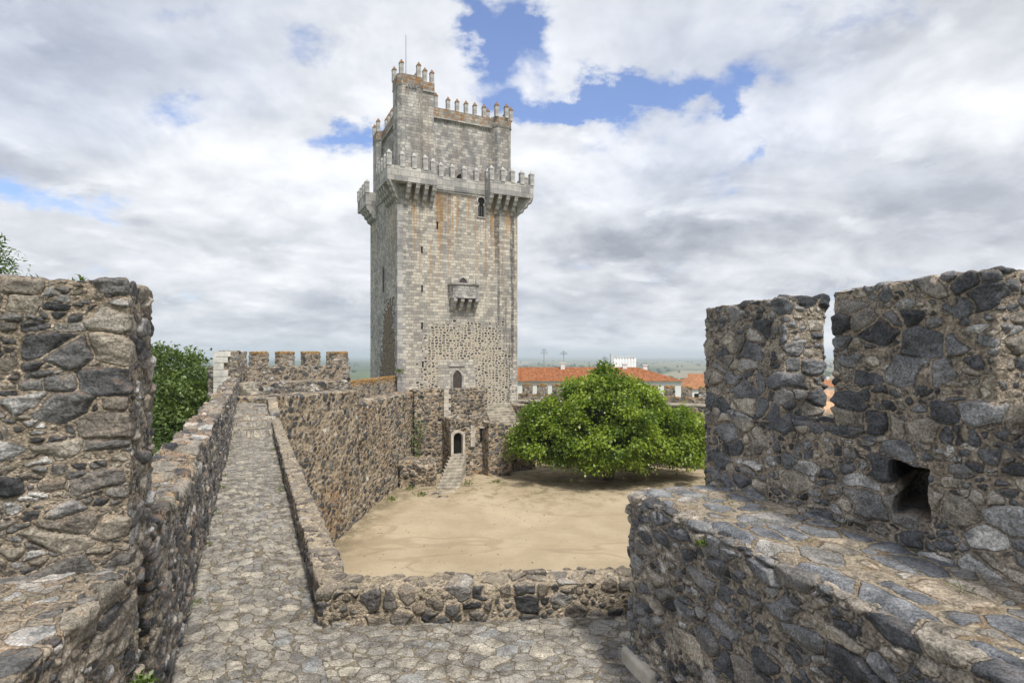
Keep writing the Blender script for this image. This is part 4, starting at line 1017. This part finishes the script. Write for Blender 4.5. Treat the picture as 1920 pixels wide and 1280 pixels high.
# grain silo
sx, sy = xat(1168, 420), 420
silo = empty('grain_silo', (sx, sy, -42), 'white grain silo with ribbed drums rising beyond the red roof', 'silo')
mb = MB()
for i in range(8):
    for j in range(2): mb.tube((-6.2+2.1*i, j*3, 0), (-6.2+2.1*i, j*3, 40.1), 1.2, 1.2, 16)
mb.build('drums', M['silo'], silo, smooth=True)
MB().box(-7.0, 9.2, -1.2, 4, 40.1, 41.2).build('top_gallery', M['silo'], silo)
MB().box(-9.0, -7.1, -1.3, 3, 0, 43.0).build('lift_tower', M['silo'], silo)
# town
def house(x, y, z, w, d, h, rh, ang, label, wall='white', roof='tilefar', win=True, gr='houses of the town below the castle', hips=None):
    r_ = empty('town_house', (x, y, z), label, 'house', gr, ang)
    wl = MB().box(-w/2, w/2, -d/2, d/2, -6, h).build('wall', M[wall], r_)
    mb = MB(); hip_roof(mb, -w/2, w/2, -d/2, d/2, h+.004, h+rh, *(hips or (rnd.random() < .4, rnd.random() < .4)), .3); rf = mb.build('roof', M[roof], r_)
    MB().box(w*.2, w*.2+.6, -.3, .3, h+rh*.3, h+rh+.7).build('chimney', M[wall], rf)
    if win:
        for k in range(2): MB().box(-w*.3+k*w*.45, -w*.3+k*w*.45+.9, -d/2-.02, -d/2+.1, h-1.9, h-.7).build('window', M['dark_panel'], r_)
    return r_
house(xat(1306, 96), 96, -13, 10, 9, 7.6, 1.7, R(12), 'broad orange-roofed house just right of the white building')
house(xat(1330, 112), 112, -16, 9, 8, 9.6, 2., R(-14), 'orange-roofed house half hidden behind the far merlons and right parapet')
house(xat(1283, 135), 135, -18, 12, 8, 9.3, 2., R(5), 'low orange roof just past the hip end of the white building')
hr = random.Random(12)
for i in range(34):
    y = hr.uniform(140, 330); px = hr.uniform(1255, 1340) if i < 20 else hr.uniform(1525, 1580)
    s_ = float(sstep(70, 330, np.array([y-30.]))[0]); z = -11.9-33*s_
    house(xat(px, y), y, z, hr.uniform(8, 14), hr.uniform(7, 10), hr.uniform(4.5, 7.5) if y > 200 else hr.uniform(6, 8), hr.uniform(1.5, 2.4), hr.uniform(-.5, .5),
          'small white house with orange roof in the town below the castle', 'white' if hr.random() < .8 else 'cream', win=False)
house(-20.6, 112, -13, 16, 9, 7.1, 2.5, 0, 'orange roof peeping out just left of the keep', gr=None, hips=(True, True))
# near roof seen through the embrasure: corrugated tiles
nh = empty('near_house', (15.2, 24.0, -12.75), 'tiled house close below the embrasure of the right parapet', 'house', None, R(-16))
MB().box(-3.6, 5, -4, 6, 0, 9.0).build('wall', M['white'], nh)
us = np.arange(-4, 5.4, .035); vs = np.linspace(-4.4, 1.0, 60)
a, b = np.meshgrid(us, vs, indexing='ij'); row = np.floor(b/.38)
z = 8.9+(b+4.4)*.42+.055*np.abs(np.sin(a/.24*math.pi))+.03*(1-((b/.38)-row))
idx = np.arange(a.size).reshape(a.shape); Q = np.stack([idx[:-1, :-1], idx[1:, :-1], idx[1:, 1:], idx[:-1, 1:]], -1).reshape(-1, 4)
me = np_mesh('roof', np.stack([a.ravel(), b.ravel(), z.ravel()], 1), Q, None, M['tilenear'])
uvl = me.uv_layers.new(name='UVMap'); li = np.empty(len(me.loops), np.int32); me.loops.foreach_get('vertex_index', li)
uvl.data.foreach_set('uv', np.stack([a.ravel()[li], b.ravel()[li]], 1).astype(np.float32).ravel())
link('roof', me, nh)
bs = MB(); bs.add([(-4, 1.0, 11.15), (5.4, 1.0, 11.15), (5.4, 6.4, 8.9), (-4, 6.4, 8.9)], [(0, 1, 2, 3)]); bs.build('roof', M['tilenear'], nh)

# ================================================================== TREES AND PLANTS
ty = 45.5; tx = xat(1140, ty); tb = -9.9
tree('fig_tree', (tx, ty, tb), [(-4.4, -.6, 3.5, 3.0, 3.2, 2.4), (-.2, -1.2, 3.6, 4.3, 4.2, 3.0), (3.9, -.3, 3.3, 3.8, 3.6, 2.4), (-.2, 0, 6.2, 2.8, 3.0, 2.2), (-1.5, 0, 8.2, 1.1, 1.2, 1.2), (1.7, 0, 6.5, 2.6, 2.4, 1.4), (6.2, .3, 3.3, 1.7, 1.8, 1.1), (-6.4, 0, 3.2, 1.5, 1.6, 1.2), (-2.6, 0, 7.1, 1.0, 1.0, 1.0), (.2, 0, 8.0, .9, .9, .9), (-5.0, 0, 5.5, 1.3, 1.3, .9)],
     M['fig'], 'broad fresh-green fig tree spreading low over the courtyard', 470, 215, .245, 5, csize=.74, trunk_r=.38, shell=.6, asp=.75, zmin=1.5, lumpy=.45)
tree('leafy_tree', (-23.2, 37.5, -11.5), [(0, 0, 8.6, 4.2, 4.0, 3.4), (2.6, -1, 6.2, 3.2, 3.2, 4.0), (-2.8, 0, 7.0, 3.4, 3.4, 3.6), (.5, -1.5, 3.6, 3.8, 3.4, 3.4)],
     M['elm'], 'dark green tree rising behind the outer parapet of the walk', 900, 60, .26, 6, csize=.75, trunk_r=.35)
tree('feathery_tree', (-18.6, 27.0, -11.5), [(-.4, 0, 9.0, 1.8, 1.8, 2.0), (-.5, .2, 6.5, 2.1, 2.1, 2.6), (.1, -.2, 4.4, 2.2, 2.2, 2.4)],
     M['ash'], 'lighter feathery-leaved tree just behind the tall left merlon', 340, 60, .22, 8, csize=.6, trunk_r=.2, asp=.3)
tree('ash_tree', (-14.5, 15.2, -11.5), [(-.3, 0, 11.5, 1.5, 1.4, 2.0), (.0, 0, 13.9, .8, .8, 1.0), (.75, 0, 13.0, .7, .8, .5), (-1.4, 0, 13.6, 1.0, 1.0, 1.2)], M['ash'], 'tall feathery tree at the left edge, above the near merlon', 260, 50, .17, 9, csize=.36, trunk_r=.18, asp=.28)
# weeds
def wp(u, off, z): q = A0+wd*u+wr*off; return (float(q[0]), float(q[1]), z)
tuft('weed', (pn[0]-.55, pn[1]+.32, .44), .20, 'wiry green sprig growing on top of the near left merlon', n=60, seed=1, mat='ash', spread=.7)
tuft('weed', (pn[0]-.72, pn[1]+.20, .46), .14, 'small tuft on the merlon top, left of the wiry sprig', n=30, seed=2, spread=.6)
tuft('weed', (-2.27, 3.46, -2.03), .30, 'bushy green weed hanging low on the near left parapet face', n=200, seed=3, asp=.55, spread=.62, leafk=.15, mat='elm')
for i, (u_, s_) in enumerate([(3.2, .16), (5.4, .13), (7.2, .14), (9.3, .18), (10.6, .15), (12.6, .16), (14.8, .15)]):
    tuft('weed', wp(u_, .05, WZ+.01), s_, ['nearest small weed', 'second small weed', 'third small weed', 'fourth, larger weed', 'fifth small weed', 'sixth small weed', 'farthest small weed'][i]+' along the foot of the long outer parapet', seed=10+i, group='weeds at the foot of the outer parapet')
for i, (u_, s_) in enumerate([(8.6, .2), (14.0, .22)]):
    tuft('weed', wp(u_, WID-.06, WZ+.01), s_, ['near', 'far'][i]+' weed at the foot of the low kerb wall', seed=30+i, group='weeds at the kerb wall')
def fp(u, v, z=-1.215): q = np.array([1.07, 5.2])+rd*u+rp*v; return (float(q[0]), float(q[1]), z)
for i, (u_, v_, s_) in enumerate([(.55, .42, .10), (.75, .50, .12), (1.0, .62, .10), (1.25, .35, .10), (1.45, .90, .12), (1.7, .40, .09), (2.1, .80, .10), (2.55, .55, .13), (2.9, .75, .08), (-.02, .92, .2), (.7, .9, .1)]):
    tuft('grass_sprig', fp(u_, v_), s_, 'thin yellow-green sprig growing between flagstones, ' +
         ['near the far edge of the flank wall', 'beside the farthest ones on the flank wall', 'in mid width a third of the way along', 'close to the courtyard edge', 'against the parapet foot below the loophole',
          'beside the mossy courtyard edge', 'toward the parapet, right of the loophole', 'standing tallest in the foreground flagstones', 'rightmost of the flank wall', 'at the far end by the parapet corner', 'against the parapet foot left of the loophole'][i],
         cat='grass', n=14, seed=40+i, asp=.12, group='sprigs between the flagstones')
tuft('weed', (1.36, 4.05, -1.36), .10, 'reddish-green succulent clump on the edge of the flank wall', n=40, seed=60, asp=.5)
tuft('weed', (*X3(tw(.2, -.1)), lz(9.4)), .7, 'green weed sprouting from the keep beside the lowest slit', n=60, seed=61, asp=.4)
vp = C1+(C2-C1)*((46.4-26.5)/(48-26.5))
def vine(name, p, w, h, n, seed, label, mat='ash', size=.24):
    rng = np.random.default_rng(seed); C = rng.uniform(-1, 1, (n, 3))*[w/2, .14, h/2]; C[:, 0] += np.sin(C[:, 2]*2.2)*w*.25
    D = np.tile([.3, -.8, -.2], (n, 1)); tag(link(name, leaf_mesh(name, C, D, size, M[mat], rng, asp=.7), None, p), label, 'plant')
vine('climbing_vine', (vp[0]+.35, vp[1]-.1, -6.6), 1.0, 3.2, 130, 70, 'green vine climbing the corner of the courtyard wall by the keep')
iv = fa+fd*(FLn*.70)
vine('ivy', (float(xat(1275, 50.0)), 49.9, -5.5), 2.9, .9, 260, 71, 'patch of ivy hanging on the curtain wall right of the tree', 'elm', .3)
for i, (px, py, Y) in enumerate([(735, 955, 39.5), (768, 925, 42.2), (877, 908, 43.5), (933, 902, 44.2), (790, 938, 40.6)]):
    q = at(px, py, Y); tuft('weed', (q[0], q[1], float(court_z(0, Y))+.02), .55, ['weeds along the foot of the courtyard wall', 'weed where the courtyard wall meets the stair rubble', 'weed at the foot of the rubble block right of the entrance stair',
         'weed below the stair side wall near the tree', 'weeds around the fallen masonry on the sand'][i], n=60, seed=80+i, spread=1.5, asp=.3)
# distant woods and hedges on the plain: one mass
rng = np.random.default_rng(99); Vs = []; Qs = []
for i in range(1500):
    y = 30+math.exp(rng.uniform(math.log(230), math.log(5200))); px = rng.uniform(600, 1600) if rng.random() < .7 else rng.uniform(-200, 2300)
    if vnoise(np.array([[px*.03, math.log(y)*6, 0]]), 1., 4)[0] < .05: continue
    x = xat(px, y); r0 = math.hypot(x, y-30); zb = -11.9-33*float(sstep(70, 330, np.array([r0]))[0])
    s = rng.uniform(2.2, 4.5); b0 = len(Vs)
    for k in range(3):
        c_ = np.array([x+rng.normal(0, s*.7), y+rng.normal(0, s*.7), zb+s*.8]); b0 = len(Vs)
        for zz, rr_ in ((-.9, .55), (-.2, 1.), (.5, .85), (1.0, .3)):
            for a_ in range(6): t = a_*math.pi/3; q = rng.uniform(.75, 1.2); Vs.append(c_+np.array([math.cos(t)*rr_*q, math.sin(t)*rr_*q, zz*q])*s)
        for l_ in range(3):
            for a_ in range(6): Qs.append((b0+l_*6+a_, b0+l_*6+(a_+1) % 6, b0+(l_+1)*6+(a_+1) % 6, b0+(l_+1)*6+a_))
        Qs.append((b0+18, b0+19, b0+20, b0+21)); Qs.append((b0+21, b0+22, b0+23, b0+18))
M['wood'] = simple('distant_foliage', (.035, .06, .02), 1., .5, .3)
tag(link('distant_woods', np_mesh('distant_woods', np.array(Vs), np.array(Qs), None, M['wood'], smooth=False)), 'scattered dark trees and hedges on the plain below the castle', 'woods', kind='stuff')

# ================================================================== AIR, LIGHT, SKY, CAMERA
hz = bpy.data.materials.new('air_haze'); hz.use_nodes = True; hz.node_tree.nodes.clear(); t = NT(hz.node_tree)
v = t.new('ShaderNodeVolumePrincipled', {'Color': (.80, .88, 1.0, 1), 'Density': 2.3e-4, 'Anisotropy': .2}); o = t.new('ShaderNodeOutputMaterial'); t.l.new(v.outputs[0], o.inputs['Volume'])
hb = MB().box(-25000, 25000, -25000, 25000, -48.5, 75).build('haze', hz); tag(hb, kind='stuff')
tag(hb, 'pale blue haze over the plain', 'haze')

SUN_EL, SUN_AZ = 58., 150.     # azimuth clockwise from +Y (view direction): behind the viewer, to the right
sd = Vector((math.sin(R(SUN_AZ))*math.cos(R(SUN_EL)), math.cos(R(SUN_AZ))*math.cos(R(SUN_EL)), math.sin(R(SUN_EL))))
sl_ = bpy.data.lights.new('sun', 'SUN'); sl_.energy = 2.6; sl_.angle = R(7); sl_.color = (1, .95, .87)
so = bpy.data.objects.new('sun', sl_); COL.objects.link(so); so.rotation_euler = sd.to_track_quat('Z', 'Y').to_euler()

w = bpy.data.worlds.new('World'); S.world = w; w.use_nodes = True; w.node_tree.nodes.clear(); t = NT(w.node_tree)
sky = t.new('ShaderNodeTexSky', sky_type='NISHITA', sun_disc=False, sun_elevation=R(SUN_EL), sun_rotation=R(SUN_AZ), altitude=300., dust_density=1.2)
dirv = t.new('ShaderNodeTexCoord').outputs['Generated']
sp = t.new('ShaderNodeSeparateXYZ', {0: dirv}); dx, dy, dz = sp.outputs
# cloud deck: directions laid on a high plane
den = t.math('ADD', t.math('MAXIMUM', dz, 0.), .26)
pl = t.new('ShaderNodeCombineXYZ', {0: t.math('DIVIDE', dx, den), 1: t.math('DIVIDE', dy, den), 2: 0.}).outputs[0]
w1 = t.vm('SUBTRACT', t.noise(pl, 1.7, 5, .6, out=1), (.5, .5, .5))
sc_ = t.new('ShaderNodeVectorMath', operation='SCALE'); t.put(sc_.inputs[0], w1); sc_.inputs[3].default_value = .30
f1 = t.noise(pl, 1.5, 8, .58, .3); f2 = t.noise(t.mapped(pl, (1, 1, 1), (3.7, 1.2, 0)), 3.2, 8, .62, .2); f3 = t.noise(t.mapped(pl, (1, 1, 1), (8.7, 5.2, 0)), .9, 6, .55)
# view-independent bearings for the gaps and the heavy undersides (tangent of bearing, tangent of height)
fy = t.math('MAXIMUM', dy, .08)
gx = t.math('DIVIDE', dx, fy); gz = t.math('DIVIDE', dz, fy)
front = t.sm(dy, .1, .3)
wv = t.new('ShaderNodeSeparateXYZ', {0: sc_.outputs[0]}); 
g2 = t.noise(t.new('ShaderNodeCombineXYZ', {0: gx, 1: t.math('MULTIPLY', gz, 1.5)}).outputs[0], 7., 7, .62, out=1)
g2s = t.new('ShaderNodeSeparateXYZ', {0: g2})
gxw = t.math('ADD', gx, t.math('MULTIPLY', t.math('SUBTRACT', g2s.outputs[0], .5), .22))
gzw = t.math('ADD', gz, t.math('MULTIPLY', t.math('SUBTRACT', g2s.outputs[1], .5), .16))
def blobs(lst):
    tot = None
    for (px, py, rx, ry, amp, rot) in lst:
        cx, cz = (px-CX)/F, (CY-py)/F
        X_ = t.math('SUBTRACT', gxw, cx); Z_ = t.math('SUBTRACT', gzw, cz)
        c_, s_ = math.cos(R(rot)), math.sin(R(rot))
        a_ = t.math('ADD', t.math('MULTIPLY', X_, c_*F/rx), t.math('MULTIPLY', Z_, s_*F/rx))
        b_ = t.math('ADD', t.math('MULTIPLY', X_, -s_*F/ry), t.math('MULTIPLY', Z_, c_*F/ry))
        e = t.math('MULTIPLY', t.math('EXPONENT', t.math('MULTIPLY', t.math('ADD', t.math('MULTIPLY', a_, a_), t.math('MULTIPLY', b_, b_)), -1.)), amp)
        tot = e if tot is None else t.math('ADD', tot, e)
    return tot
GAPS = [(910, 60, 45, 110, 1.2, 10), (985, 50, 35, 50, .9, 0), (1200, 175, 190, 32, 1.25, 8), (1050, 210, 70, 26, .9, 10), (960, 210, 30, 35, .7, 0), (1385, 190, 28, 30, .7, 0), (1415, 275, 30, 20, .6, 0),
        (120, 372, 170, 26, .62, -3), (640, 262, 80, 30, .85, 5), (580, 95, 60, 45, .42, 0), (330, 205, 60, 30, .45, 0), (700, 235, 50, 20, .5, 0), (1560, 60, 260, 50, .42, 10), (300, 30, 150, 30, .35, 0), (430, 380, 100, 14, .3, 0), (1010, 120, 40, 50, .4, 0)]
GREY = [(40, 130, 190, 90, .75, 0), (170, 285, 130, 40, .5, 5), (1180, 455, 230, 42, 1.3, 0), (1650, 430, 330, 60, 1.0, 3), (1480, 330, 200, 50, .35, 0), (450, 450, 300, 50, .55, 0), (150, 600, 500, 60, .5, 0), (1100, 590, 500, 60, .6, 0),
        (1850, 330, 160, 60, .5, 0), (1700, 250, 120, 40, .3, 0), (620, 600, 300, 60, .5, 0), (330, 130, 160, 50, .25, 0), (1650, 560, 300, 40, .6, 0)]
WHITE = [(1120, 290, 150, 50, .8, 0), (1800, 200, 200, 80, .5, 0), (300, 270, 120, 45, .6, 0), (620, 330, 120, 40, .7, 0), (1450, 235, 150, 40, .6, 0), (560, 30, 200, 50, .4, 0), (430, 170, 200, 60, .5, 0), (1000, 120, 120, 40, .5, 0), (1100, 60, 120, 60, .3, 0), (520, 540, 160, 30, .3, 0), (800, 240, 120, 60, .4, 0), (1100, 640, 900, 20, .2, 0)]
gap = t.math('MULTIPLY', blobs(GAPS), front)
gry = t.math('MULTIPLY', blobs(GREY), front); wht = t.math('MULTIPLY', blobs(WHITE), front)
hole_ = t.math('ADD', t.math('MULTIPLY', gap, .78), t.math('MULTIPLY', t.math('SUBTRACT', .5, f2), 1.6))
hole_ = t.math('ADD', hole_, t.math('MULTIPLY', t.math('SUBTRACT', .5, f1), .5))
clear = t.math('ADD', t.sm(hole_, .14, .66), t.math('MULTIPLY', t.math('MULTIPLY', t.sm(f3, .58, .40), t.sm(dz, .18, .34)), .16), clamp=True)   # thin veils let some blue through
shade = t.math('ADD', t.math('MULTIPLY', t.math('SUBTRACT', f1, .5), 1.1), t.math('MULTIPLY', t.math('SUBTRACT', f2, .5), .6))
fr0 = t.noise(pl, 2.4, 7, .56, .25); fr1 = t.noise(t.mapped(pl, (1, 1, 1), (-.06, .10, 0)), 2.4, 7, .56, .25)
shade = t.math('ADD', shade, t.math('MULTIPLY', t.math('SUBTRACT', fr0, fr1), .85))      # sunlit sides of the heaps
shade = t.math('ADD', shade, t.math('MULTIPLY', t.math('SUBTRACT', f3, .5), .5))
shade = t.math('ADD', shade, t.math('SUBTRACT', t.math('MULTIPLY', wht, .34), t.math('MULTIPLY', gry, .31)))
shade = t.math('ADD', shade, t.math('ADD', .5, t.math('MULTIPLY', t.sm(dz, .30, .02), .13)))
pf = t.noise(t.mapped(pl, (1, 1, 1), (2.3, 6.1, 0)), 2.0, 9, .60, .35); pf2 = t.noise(t.mapped(pl, (1, 1, 1), (2.3-.035, 6.1+.05, 0)), 2.0, 5, .55, .35)
heap = t.sm(pf, .47, .56)
lit = t.math('ADD', .62, t.math('MULTIPLY', t.math('SUBTRACT', pf, pf2), 2.4))
lit = t.math('ADD', lit, t.math('SUBTRACT', t.math('MULTIPLY', wht, .22), t.math('MULTIPLY', gry, .26)))
shade = t.math('ADD', t.math('MULTIPLY', shade, t.math('SUBTRACT', 1., t.math('MULTIPLY', heap, .55))), t.math('MULTIPLY', lit, t.math('MULTIPLY', heap, .55)))
CL = t.ramp(shade, [(0, (.34, .365, .42)), (.25, (.48, .505, .56)), (.5, (.66, .685, .73)), (.75, (.85, .865, .90)), (1, (1.0, 1.0, 1.0))])
CLS = 8.1
cl_ = t.vm('MULTIPLY', CL, (CLS, CLS, CLS))
blue = t.vm('MULTIPLY', sky.outputs[0], (1.15, 1.2, 1.45))
colr = t.mix(t.math('MULTIPLY', clear, .96), cl_, blue)
bg = t.new('ShaderNodeBackground', {'Strength': .1}); t.put(bg.inputs[0], colr); wo = t.new('ShaderNodeOutputWorld'); t.l.new(bg.outputs[0], wo.inputs[0])

cam = bpy.data.cameras.new('camera'); co = bpy.data.objects.new('camera', cam); COL.objects.link(co)
co.location = (0, 0, 0); co.rotation_euler = (R(90), 0, 0)
cam.lens = 36*F/1920; cam.sensor_width = 36; cam.sensor_fit = 'HORIZONTAL'; cam.shift_y = (CY-640)/1920; cam.clip_start = .05; cam.clip_end = 60000
S.camera = co
S.view_settings.view_transform = 'Standard'; S.view_settings.look = 'None'; S.view_settings.exposure = .53; S.view_settings.gamma = 1
S.cycles.volume_bounces = 1; S.cycles.max_bounces = 6; S.cycles.diffuse_bounces = 3; S.cycles.transmission_bounces = 3
S.cycles.use_denoising = True
